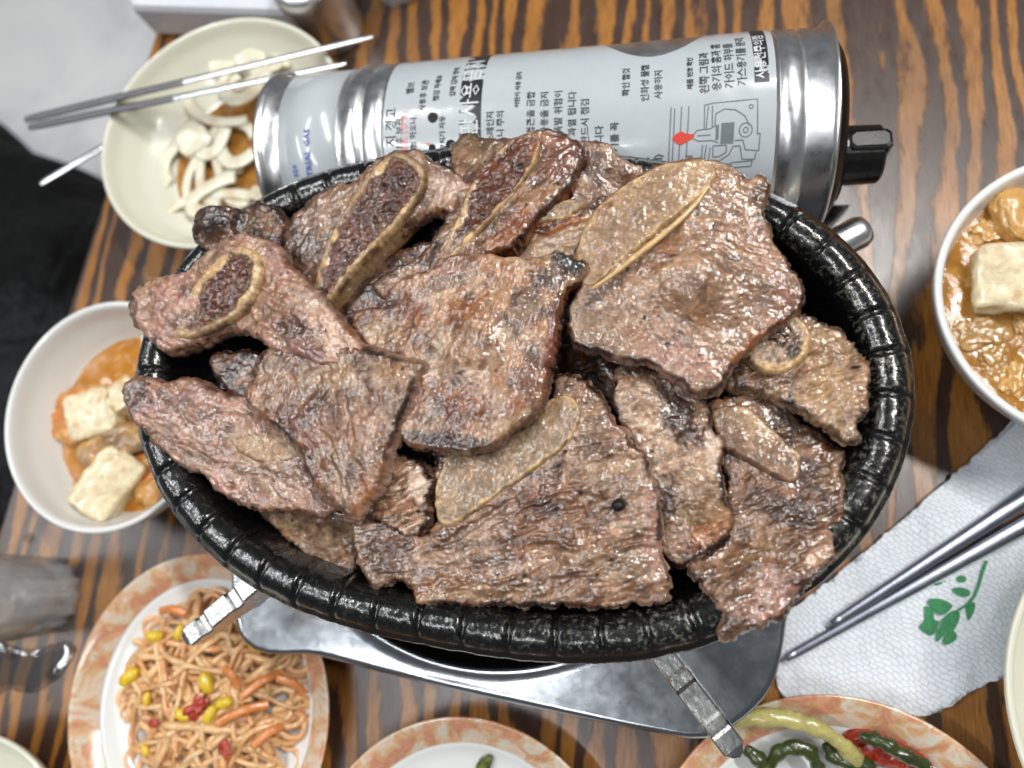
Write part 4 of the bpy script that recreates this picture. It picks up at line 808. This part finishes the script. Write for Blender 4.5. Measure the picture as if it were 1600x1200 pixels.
food('kimchi_leaf', 'orange cabbage leaf at the left of the left stew bowl', 'cabbage', [(68, 650), (95, 612), (130, 598), (160, 622), (140, 670), (110, 690), (80, 680)], 3.1, .4, ('kim', 'cab'), 4, relief=.12)
food('kimchi_leaf', 'brownish cabbage leaf between the two tofu cubes', 'cabbage', [(118, 700), (150, 670), (200, 660), (225, 690), (190, 715), (150, 730), (122, 722)], 3.5, .4, ('cab', 'gold'), 5, relief=.15, blobs=[(165, 695, 40, 14, -20, 'br', .5)])
food('kimchi_leaf', 'folded orange cabbage leaf below the lower tofu cube', 'cabbage', [(105, 760), (130, 745), (150, 790), (190, 815), (160, 825), (120, 800)], 2.9, .4, ('cab', 'kim'), 6, relief=.15)
food('kimchi_leaf', 'orange cabbage piece against the pan side of the left stew bowl', 'cabbage', [(200, 720), (235, 715), (245, 760), (230, 790), (205, 770)], 3.1, .4, ('kim', 'cab'), 7, relief=.15)
food('green_onion_bit', 'bright green onion bit on the lower tofu cube', 'green onion', [(138, 742, 4.1), (150, 732, 4.1), (162, 742, 4.1), (154, 756, 4.1), (142, 754, 4.1)], 4.1, .2, ('lgrn', 'lgrn'), 8, g=2.2, relief=.02, dome=.05)

# right bowl of soybean stew
RB = (18.35, 10.35)
bowl('white melamine bowl of soybean paste stew at the right edge', RB, 6.4, 5.0, M['melamine'], z=.12, t=.38)
pool('stew_broth', RB, 5.75, 4.05, M['broth_yellow'], 'brownish yellow broth in the right stew bowl', 'broth', relief=.1, seed=9)
chunk('tofu_cube', P(1583, 437, 4.5), (3.0, 2.9, 1.7), -.12, M['food'], COL['tofu'], 'tofu cube in the right stew bowl', 'tofu', 11, (.12, -.2))
chunk('potato_piece', P(1592, 338, 4.3), (2.0, 2.4, 1.1), .2, M['food'], COL['cab'], 'pale onion piece above the tofu cube in the right stew bowl', 'onion', 12, (.1, .2), .15, pw=3)
SW = [((1537, 520), 1.5, 'translucent onion piece left below the tofu in the right stew bowl'), ((1549, 565), 1.2, 'small lump of onion near the lower rim of the right stew bowl'), ((1598, 512), 1.0, 'round bean at the right frame edge in the stew'), ((1528, 440), .9, 'soft onion scrap left of the tofu in the right stew bowl'), ((1545, 360), 1.0, 'yellow squash piece near the upper rim of the right stew bowl'), ((1582, 590), 1.1, 'orange vegetable lump lowest in the right stew bowl')]
for i, ((x, y), s_, lb) in enumerate(SW): chunk('vegetable_piece', P(x, y, 4.0), (s_ * 1.3, s_, .5), i * .9, M['food'], COL['cab'] * (.62 + .06 * i), lb, 'vegetable', 20 + i, rough=.45, pw=2.2)

# cream bowl with onions in soy sauce
OB = (-23.6, 24.15)
bowl('cream melamine bowl of sliced onions in soy sauce, chopsticks across it', OB, 7.45, 3.8, M['cream'], 1.03, 1, R_(8), foot=.5)
pool('soy_sauce', (-23.2, 23.6), 4.9, 1.05, M['soy'], 'brown soy sauce in the bottom of the onion bowl', 'sauce', seed=4)
def ring(lb, px, py, z, rx, ry, ang, a0=0, a1=6.283, t=.34, hgt=.42, tilt=0):
    c = P(px, py, z); a = np.linspace(a0, a1, 40); r = 1 + .06 * np.sin(3 * a + px)
    pth = np.stack([rx * r * np.cos(a), ry * r * np.sin(a), tilt * np.cos(a)], -1); ca2, sa2 = math.cos(ang), math.sin(ang)
    pth = np.stack([pth[:, 0] * ca2 - pth[:, 1] * sa2, pth[:, 0] * sa2 + pth[:, 1] * ca2, pth[:, 2]], -1) + c
    V, f = tube(pth, t, 8, True, hgt); mk('onion_ring', V, f, M['onion'], cols=(lambda q: COL['onw'] * (1 - q) + lin((186, 146, 92)) * q)(sm(-.1, .8, fbm(V[:, 0] * 1.3, V[:, 1] * 1.3, V[:, 2]))[:, None] * .4), label=lb, cat='onion', group='onion slices in soy sauce')
ring('oval onion ring in the lower middle of the onion bowl', 318, 285, 1.5, 1.1, 2.1, .1, t=.3)
ring('wide onion arc right of the middle, beside the gas stove end', 352, 250, 1.5, 1.7, 2.7, -.2, .6, 5.0)
ring('curved onion slice directly below the two chopsticks', 340, 160, 1.7, 2.6, 1.2, -.5, 2.6, 6.1, .34)
ring('onion arc along the left wall of the onion bowl', 262, 215, 1.6, 2.2, 2.6, .2, 1.2, 3.6)
ring('thin onion arc at the bottom wall of the onion bowl', 322, 335, 1.5, 3.0, 1.3, .15, .2, 2.9)
ring('short onion slice in the sauce near the stove end', 372, 290, 1.3, 1.0, 1.3, .8, .5, 4.5)
ring('small onion ring under the upper chopstick', 375, 118, 1.9, 1.2, .8, .4)
ring('onion arc at the upper right of the onion bowl', 410, 100, 2.1, 1.5, 1.0, -.3, 0, 3.5)
ON = [('broad onion slice nearest the soy pool', 285, 250, 1.7, 1.1, .9), ('broad onion slice hugging the end of the gas stove', 372, 215, 1.9, 1.3, 2.0), ('broad flat onion slice half under the lower chopstick', 330, 140, 2.2, 1.2, -.3), ('onion slice curling above the lowest arc', 345, 305, 1.8, 1.0, .4),
      ('onion slice leaning on the white onion chunk', 325, 200, 1.6, 1.2, 1.6), ('onion slice at the lower right corner of the onion heap', 385, 320, 1.5, .9, 2.6), ('uppermost onion slice against the far bowl wall', 420, 85, 1.7, .9, .1), ('onion slice between the two chopsticks', 385, 125, 1.6, 1.0, .9)]
for i, (lb, px_, py_, rx_, ry_, an_) in enumerate(ON): ring(lb, px_, py_, 1.45 + .1 * i, rx_, ry_, an_, .3 * i, .3 * i + 3.4, .46, .2, .18 * (-1) ** i)
chunk('onion_piece', P(304, 220, 1.8), (2.0, 1.7, .8), .4, M['onion'], COL['onw'], 'greenish white onion chunk in the centre of the onion bowl', 'onion', 51, (.3, .2), .12, pw=3)
chunk('onion_piece', P(392, 92, 2.2), (1.9, 1.1, .5), .3, M['onion'], COL['onw'], 'white onion flake near the far wall of the onion bowl', 'onion', 52, (.3, .2), .12, pw=3)
chunk('onion_piece', P(350, 108, 1.9), (1.8, 1.0, .5), .1, M['onion'], COL['onw'], 'white onion flake under the upper chopstick', 'onion', 53, (.2, .3), .12, pw=3)

# metal chopsticks
M['satin'] = simple('satin_steel', (150, 156, 170), .38, metal=1, bs=.1, bscale=6)
M['etched'] = simple('etched_steel', (120, 120, 124), .45, metal=1, bs=.5, bscale=5)
def stick(label, a, b, w0, w1, group=None, flat=.55, name='chopstick', grip=None, mat='chrome'):
    t_ = thing(name, label, name, (a + b) / 2 - [0, 0, .3], group)
    n = 24; path = a + (b - a) * np.linspace(0, 1, n)[:, None]; rad = w0 + (w1 - w0) * np.linspace(0, 1, n) ** 1.3; rad[0] *= .8; rad[-1] *= .6
    k = 11 if grip else 0
    if k:
        V, f = tube(path[:k + 1], rad[:k + 1], 8, True, flat); mk('handle', V, f, M['etched'], parent=t_, smooth=False)
    V, f = tube(path[k:], rad[k:] * .97, 10, k == 0, flat); mk('shaft', V, f, M[mat], parent=t_)
stick('upper metal chopstick of the pair across the onion bowl', P(40, 187, 4.15), P(583, 57, 4.3), .27, .17, 'chopstick pair on the onion bowl', grip=1)
stick('lower metal chopstick of the pair across the onion bowl', P(46, 199, 4.1), P(541, 99, 4.2), .27, .17, 'chopstick pair on the onion bowl', grip=1)
stick('single metal chopstick end sticking out over the table edge from under the onion bowl', P(64, 287, 1.0), P(250, 176, .35), .24, .2)

# orange rimmed plates
PL = (-22.75, -7.2); plate('orange marbled rim plate of spicy bean sprouts at the lower left', PL, 7.3, 1.03, .97, R_(-73))
PM = (-9.0, -14.3); plate('orange marbled rim plate cut off at the bottom centre', PM, 7.28)
PR = (6.85, -13.35); plate('orange marbled rim plate of green pickles at the lower right', PR, 7.8)
food('green_garnish', 'small green leaf bit on the bottom centre plate', 'garnish', [(742, 1210, .8), (750, 1190, 1.1), (766, 1182, 1.2), (764, 1198, 1.1), (752, 1214, .8)], 1., .15, ('lgrn', 'gpep'), 9, g=2.5, relief=.03)

# spicy bean sprouts
MC = P(322, 1088, 1.6)[:2]; mb = MB(); rs = np.random.RandomState(3)
def mound(x, y): return .75 + 1.55 * np.clip(1 - (((x - MC[0]) / 5.0) ** 2 + ((y - MC[1]) / 5.0) ** 2), 0, 1) ** .7
for i in range(230):
    a0 = rs.rand() * 6.283; r = 3.9 * math.sqrt(rs.rand()); x, y = MC[0] + r * math.cos(a0) * 1.0, MC[1] + r * math.sin(a0) * 1.08; hd = rs.rand() * 6.283; cv_ = rs.randn() * .3; pts = []
    lay = rs.rand()
    for k in range(12):
        pts.append((x, y, mound(x, y) * (.45 + .6 * lay) + .2 + .14 * math.sin(k * 1.1 + i))); x += .42 * math.cos(hd); y += .42 * math.sin(hd); hd += cv_ * .32 + rs.randn() * .1
        if math.hypot(x - MC[0], y - MC[1]) > 4.5: hd += .75
    sp_ = spline(pts, 3); V, f = tube(sp_, (.11 + .07 * rs.rand()) * (1 + .3 * fbm(np.arange(len(sp_)) / 6. + i, 0., o=2)), 7, True, .55 + .4 * rs.rand()); cc = COL['sprout'] * (1 - (q_ := rs.rand() * .55)) + COL['carrot'] * q_ if rs.rand() < .5 else COL['sprout'] * (.85 + .35 * rs.rand()); mb.add(V, f, np.clip(cc, 0, 1))
mb.mk('bean_sprout_stems', M['food'], label='tangle of orange seasoned bean sprout stems on the lower left plate', cat='bean sprouts', kind='stuff')
CS = [((432, 1060), (478, 1085), 'carrot strip at the right side of the sprouts, touching the plate rim'), ((375, 1090), (440, 1050), 'carrot strip running up to the right over the sprouts'), ((250, 955), (290, 960), 'orange strip at the top of the sprout heap'), ((340, 1130), (420, 1100), 'carrot strip right of the red pepper pieces'), ((395, 1165), (450, 1130), 'carrot strip low on the right of the sprouts'), ((350, 1045), (372, 1075), 'short carrot strip above the yellow bean heads')]
for i, (a_, b_, lb) in enumerate(CS):
    p0, p1 = P(*a_, 2.3), P(*b_, 2.3); z0, z1 = mound(*p0[:2]) + .5, mound(*p1[:2]) + .5; p0, p1 = P(*a_, z0), P(*b_, z1); m_ = (p0 + p1) / 2 + [0.15, .2, .25]
    V, f = tube(spline([p0, m_, p1], 8), .21, 8, True, .4); mk('carrot_strip', V, f, M['food'], cols=np.tile(COL['carrot'], (len(V), 1)), label=lb, cat='carrot', group='carrot strips among the sprouts')
BH = [((241, 994), .62, 'yellow bean head at the upper left of the sprout heap'), ((279, 988), .5, 'yellow bean head just left of the support arm tip'), ((401, 1004), .85, 'largest yellow bean head, at the upper right of the sprouts'), ((202, 1057), .8, 'long yellow bean head at the left edge of the sprouts'), ((322, 1067), .7, 'bright yellow bean head in the middle of the sprouts'),
      ((350, 1098), .6, 'greenish yellow bean head right of the middle of the sprouts'), ((229, 1092), .45, 'small yellow bean head low on the left of the sprouts'), ((285, 1117), .6, 'yellow bean head left of the red pepper piece'), ((328, 1116), .6, 'yellow bean head right of the red pepper piece'), ((227, 1172), .4, 'tiny yellow bean head near the bottom of the sprouts')]
for i, ((x, y), s_, lb) in enumerate(BH):
    z0 = mound(*P(x, y, 2.2)[:2]) + .5; chunk('bean_head', P(x, y, z0), (s_ * 1.5, s_ * .9, s_ * .7), i * 1.3, M['food'], COL['ylw'], lb, 'bean', 60 + i, rough=.06, pw=2.3, group='yellow bean heads')
for i, ((x, y), s_, lb) in enumerate([((307, 1106), .9, 'red pepper piece between two yellow bean heads'), ((352, 1170), .6, 'red pepper piece near the bottom of the sprouts'), ((240, 1130), .4, 'tiny red pepper fleck low on the left of the sprouts')]):
    z0 = mound(*P(x, y, 2.2)[:2]) + .55; chunk('red_pepper_piece', P(x, y, z0), (s_ * 1.2, s_ * .8, s_ * .3), .9 + i, M['food'], COL['rpep'], lb, 'red pepper', 75 + i, rough=.5, pw=3)

# green pickles in chilli sauce
def stalk(lb, pts, r, col, name='pickle_stalk', flat=.8):
    p = spline([P(*q) for q in pts], 8); V, f = tube(p, r * (1 + .22 * fbm(np.arange(len(p)) / 3., 0., o=3)), 12, True, flat); V = V + .05 * fbm(V[:, 0] * 4, V[:, 1] * 4, V[:, 2] * 4, 3)[:, None]; c = np.tile(COL[col], (len(V), 1)) * (1 + .25 * fbm(V[:, 0] * 1.5, V[:, 1] * 1.5, V[:, 2])[:, None])
    mk(name, V, f, M['food'], cols=c, label=lb, cat='pickle')
stalk('pale yellow green onion stalk arching over the lower right plate', [(1115, 1128, 2.2), (1170, 1122, 2.6), (1230, 1124, 2.6), (1285, 1142, 2.4), (1320, 1168, 2.1), (1345, 1200, 1.7)], .34, 'pstalk')
stalk('dark green stalk beside the support arm tip', [(1165, 1168, 1.8), (1188, 1190, 1.8), (1205, 1215, 1.6)], .32, 'gpep')
stalk('dark green stalk curling in the middle of the lower right plate', [(1200, 1200, 1.5), (1222, 1172, 1.9), (1262, 1172, 1.9), (1280, 1205, 1.6)], .29, 'gpep')
stalk('dark green stalk under the pale onion arch', [(1290, 1160, 1.5), (1310, 1185, 1.8), (1350, 1195, 1.8), (1370, 1220, 1.5)], .32, 'gpep')
stalk('long green stalk lying in red chilli sauce', [(1345, 1150, 1.5), (1375, 1158, 1.8), (1410, 1178, 1.8), (1450, 1198, 1.6)], .27, 'gpep')
food('chilli_sauce', 'red chilli sauce smeared on the lower right plate', 'sauce', [(1325, 1150, 1.2), (1360, 1138, 1.3), (1410, 1158, 1.3), (1455, 1192, 1.3), (1440, 1215, 1.1), (1380, 1195, 1.0), (1335, 1185, 1.0)], 1.1, .25, ('rpep', 'rpep'), 10, g=3, relief=.12)

# cream bowls cut off by the frame
bowl('speckled cream bowl cut off at the lower right corner, on the napkin', (21.0, -5.5), 8.3, 4.0, M['cream'], z=.12)
bowl('cream bowl cut off at the lower left corner', (-34.1, -15.0), 6.6, 3.0, M['cream'])

# ------------------------------------------------------------------ napkin with a green flower print
nk = thing('paper_napkin', 'folded white embossed paper napkin with a green flower print', 'napkin', P(1400, 960, 0))
M['napkin'].name = 'embossed_paper'
dn = dict(g=5, rag=.8, relief=.055, sear=0, base=('paper', 'paper'), side=('paper', 'paper'), fib=(.6, .3), pits=.1, er=.02, dome=.05, bulge=0, mat=M['napkin'])
l1, lz = slab('flap', [(1214, 1040, .12), (1212, 1062, .2), (1230, 1091, .12), (1300, 1110, .3), (1395, 1112, .12), (1450, 1118, .2), (1505, 1088, .5), (1548, 1064, .12), (1620, 1050, .1), (1690, 1000, .1), (1720, 820, .1), (1620, 800, .1), (1450, 900, .1), (1320, 970, .1)], .15, .04, host=nk, cps=[(1500, 1000, .55), (1430, 1010, .15)], seed=71, **dn)
l2, _ = slab('flap', [(1224, 1032, .3), (1216, 1000, .4), (1230, 960, .35), (1300, 905, .3), (1400, 822, .3), (1500, 734, .3), (1600, 645, .25), (1700, 560, .2), (1720, 690, .2), (1600, 772, .45), (1500, 846, .6), (1400, 912, .6), (1300, 978, .5)], .3, .04, host=nk, seed=72, **dn)
mb = MB(); 
def Z(p): p = np.array(p, float) / 2 + [1200, 600]; q = P(p[:, 0], p[:, 1], lz(p[:, 0], p[:, 1]) + .08); return q
for poly in ([(500, 675), (540, 672), (575, 690), (570, 705), (545, 722), (520, 710)], [(490, 695), (515, 705), (520, 735), (535, 745), (515, 785), (480, 770), (475, 755), (490, 735)], [(545, 735), (570, 712), (595, 708), (598, 735), (580, 770), (560, 775), (540, 755)], [(560, 775), (580, 770), (590, 795), (560, 815), (545, 805)], [(540, 757), (556, 775), (528, 806), (525, 780)],
             [(575, 640), (600, 636), (630, 645), (628, 662), (605, 664), (585, 655)], [(588, 605), (605, 598), (620, 605), (615, 618), (595, 620)], [(618, 695), (635, 682), (648, 690), (640, 720), (625, 738), (620, 715)], [(378, 690), (425, 668), (425, 676), (380, 696)], [(520, 625), (565, 612), (565, 617), (530, 630)]):
    q_ = spline(poly, 4, True); mb.add(Z(q_), [list(range(len(q_)))])
sp = [(595, 705), (625, 685), (645, 660), (658, 625), (668, 590), (682, 550)]
for a_, b_ in zip(sp[:-1], sp[1:]): mb.add(Z([(a_[0] - 5, a_[1]), (a_[0] + 6, a_[1] + 3), (b_[0] + 6, b_[1] + 3), (b_[0] - 4, b_[1])]), [[0, 1, 2, 3]])
mb.mk('flower_print', M['green_ink'], parent=nk, smooth=False)
stick('lower metal chopstick lying along the napkin fold', P(1228, 1029, .62), P(1640, 797, .62), .2, .42, 'chopstick pair on the napkin', .6, mat='satin')
stick('upper metal chopstick of the pair on the napkin fold', P(1300, 975, .95), P(1640, 753, .75), .2, .42, 'chopstick pair on the napkin', .6, mat='satin')

# ------------------------------------------------------------------ glasses, box, spilled water, coat
def tumbler(label, c, r0, r1, h, fl=0):
    a = np.linspace(0, 2 * np.pi, 96, endpoint=False); prof = [(.02, .0), (r0 * .8, .0), (r0, .25), (r0 * 1.02, 1.2), ((r0 + r1) / 2, h * .55), (r1, h - .1), (r1 - .08, h), (r1 - .2, h - .1), ((r0 + r1) / 2 - .22, h * .55), (r0 * .84, 1.5), (r0 * .6, 1.05), (.02, 1.0)]
    V, f = lathe(prof, c[0], c[1]); 
    if fl:
        an = np.arctan2(V[:, 1] - c[1], V[:, 0] - c[0]); k = 1 + .035 * np.cos(fl * an) * (V[:, 2] < 2.2); V[:, 0] = c[0] + (V[:, 0] - c[0]) * k; V[:, 1] = c[1] + (V[:, 1] - c[1]) * k
    V[:, 2] += .02; return mk('drinking_glass', V, f, M['glass'], label=label, cat='glass')
gc = P(84, 930, 0); tumbler('clear drinking glass with a thick fluted base at the left edge', gc, 2.0, 2.7, 8.5, 14)
tumbler('clear glass at the top edge beyond the chopstick tips', P(625, 0, 0) + [0, 1.2, 0], 1.9, 2.3, 6.)
food('leaf_scrap', 'small green leaf scrap on the table behind the left glass', 'leaf', [(2, 980), (18, 965), (40, 970), (34, 990), (10, 998)], .25, .1, ('gpep', 'lgrn'), 12, g=2.5)
slab('water_puddle', [(-60, 1010), (0, 1004), (50, 1014), (108, 1004), (114, 1030), (88, 1062), (50, 1082), (10, 1078), (-50, 1092)], .07, .06, M['water'], g=4, dome=.015, relief=.0, rag=2, er=.03, ew=10, fib=(0, 0), bulge=0, sear=0, pits=0, label='spilled water puddle on the table below the left glass', cat='water', seed=80)
for i, (x, y, r, lb) in enumerate(((78, 1053, .2, 'large water drop beside the puddle'), (14, 1024, .16, 'water drop at the left end of the puddle'), (110, 1016, .13, 'small water drop at the right end of the puddle'), (45, 840, .18, 'water drop above the left glass'))):
    c = P(x, y, .12); V, f = lathe([(r * 1.5, -.1), (r * 1.4, .0), (r, .12), (r * .5, .19), (.01, .21)], c[0], c[1], n=20); V[:, 2] += c[2]; mk('water_drop', V, f, M['water'], label=lb, cat='water')
V, f = rounded_box((-24.6, 36.6, .02), (.98, -.2, 0), (.2, .98, 0), 3.0, 14.0, 6.6, .5); mk('napkin_box', V, f, simple('white_plastic', (214, 218, 224), .25), label='white napkin box with rounded corners behind the onion bowl', cat='box', smooth=False)
V, f = lathe([(.02, 0), (2.0, 0), (2.1, .2), (2.1, 4.2), (1.9, 4.6), (1.2, 4.8), (.02, 4.85)], *P(500, 12, 2)[:2]); mk('steel_canister', V, f, M['steel'], label='shiny steel canister at the top edge behind the onion bowl', cat='canister')
slab('padded_coat', [(-160, 150, -20), (-60, 190, -20), (0, 220, -18), (40, 228, -17), (82, 255, -16), (104, 290, -15), (140, 325, -13), (240, 350, -12), (330, 420, -12), (280, 640, -12), (200, 900, -12), (60, 960, -12), (-160, 900, -14), (-220, 500, -18)], -14, 16, M['cloth'], g=6, dome=2.5, domew=60, er=1.5, ew=30, rag=3, relief=.25, fib=(.4, .3), pits=0, sear=0, base=('black', 'black'), side=('black', 'black'), bulge=1.5, seed=90,
     cps=[(60, 380, -9), (30, 650, -8)], blobs=[(30, 640, 120, 190, 8, 'quilt', .9), (45, 528, 90, 4, -8, 'black', 1, -.5), (70, 480, 5, 60, 20, 'black', 1, -.5), (40, 640, 4, 110, 14, 'black', 1, -.4), (120, 400, 12, 90, 30, 'quilt', .2, .8)], label='black padded coat with quilted seams below the left table edge', cat='coat')
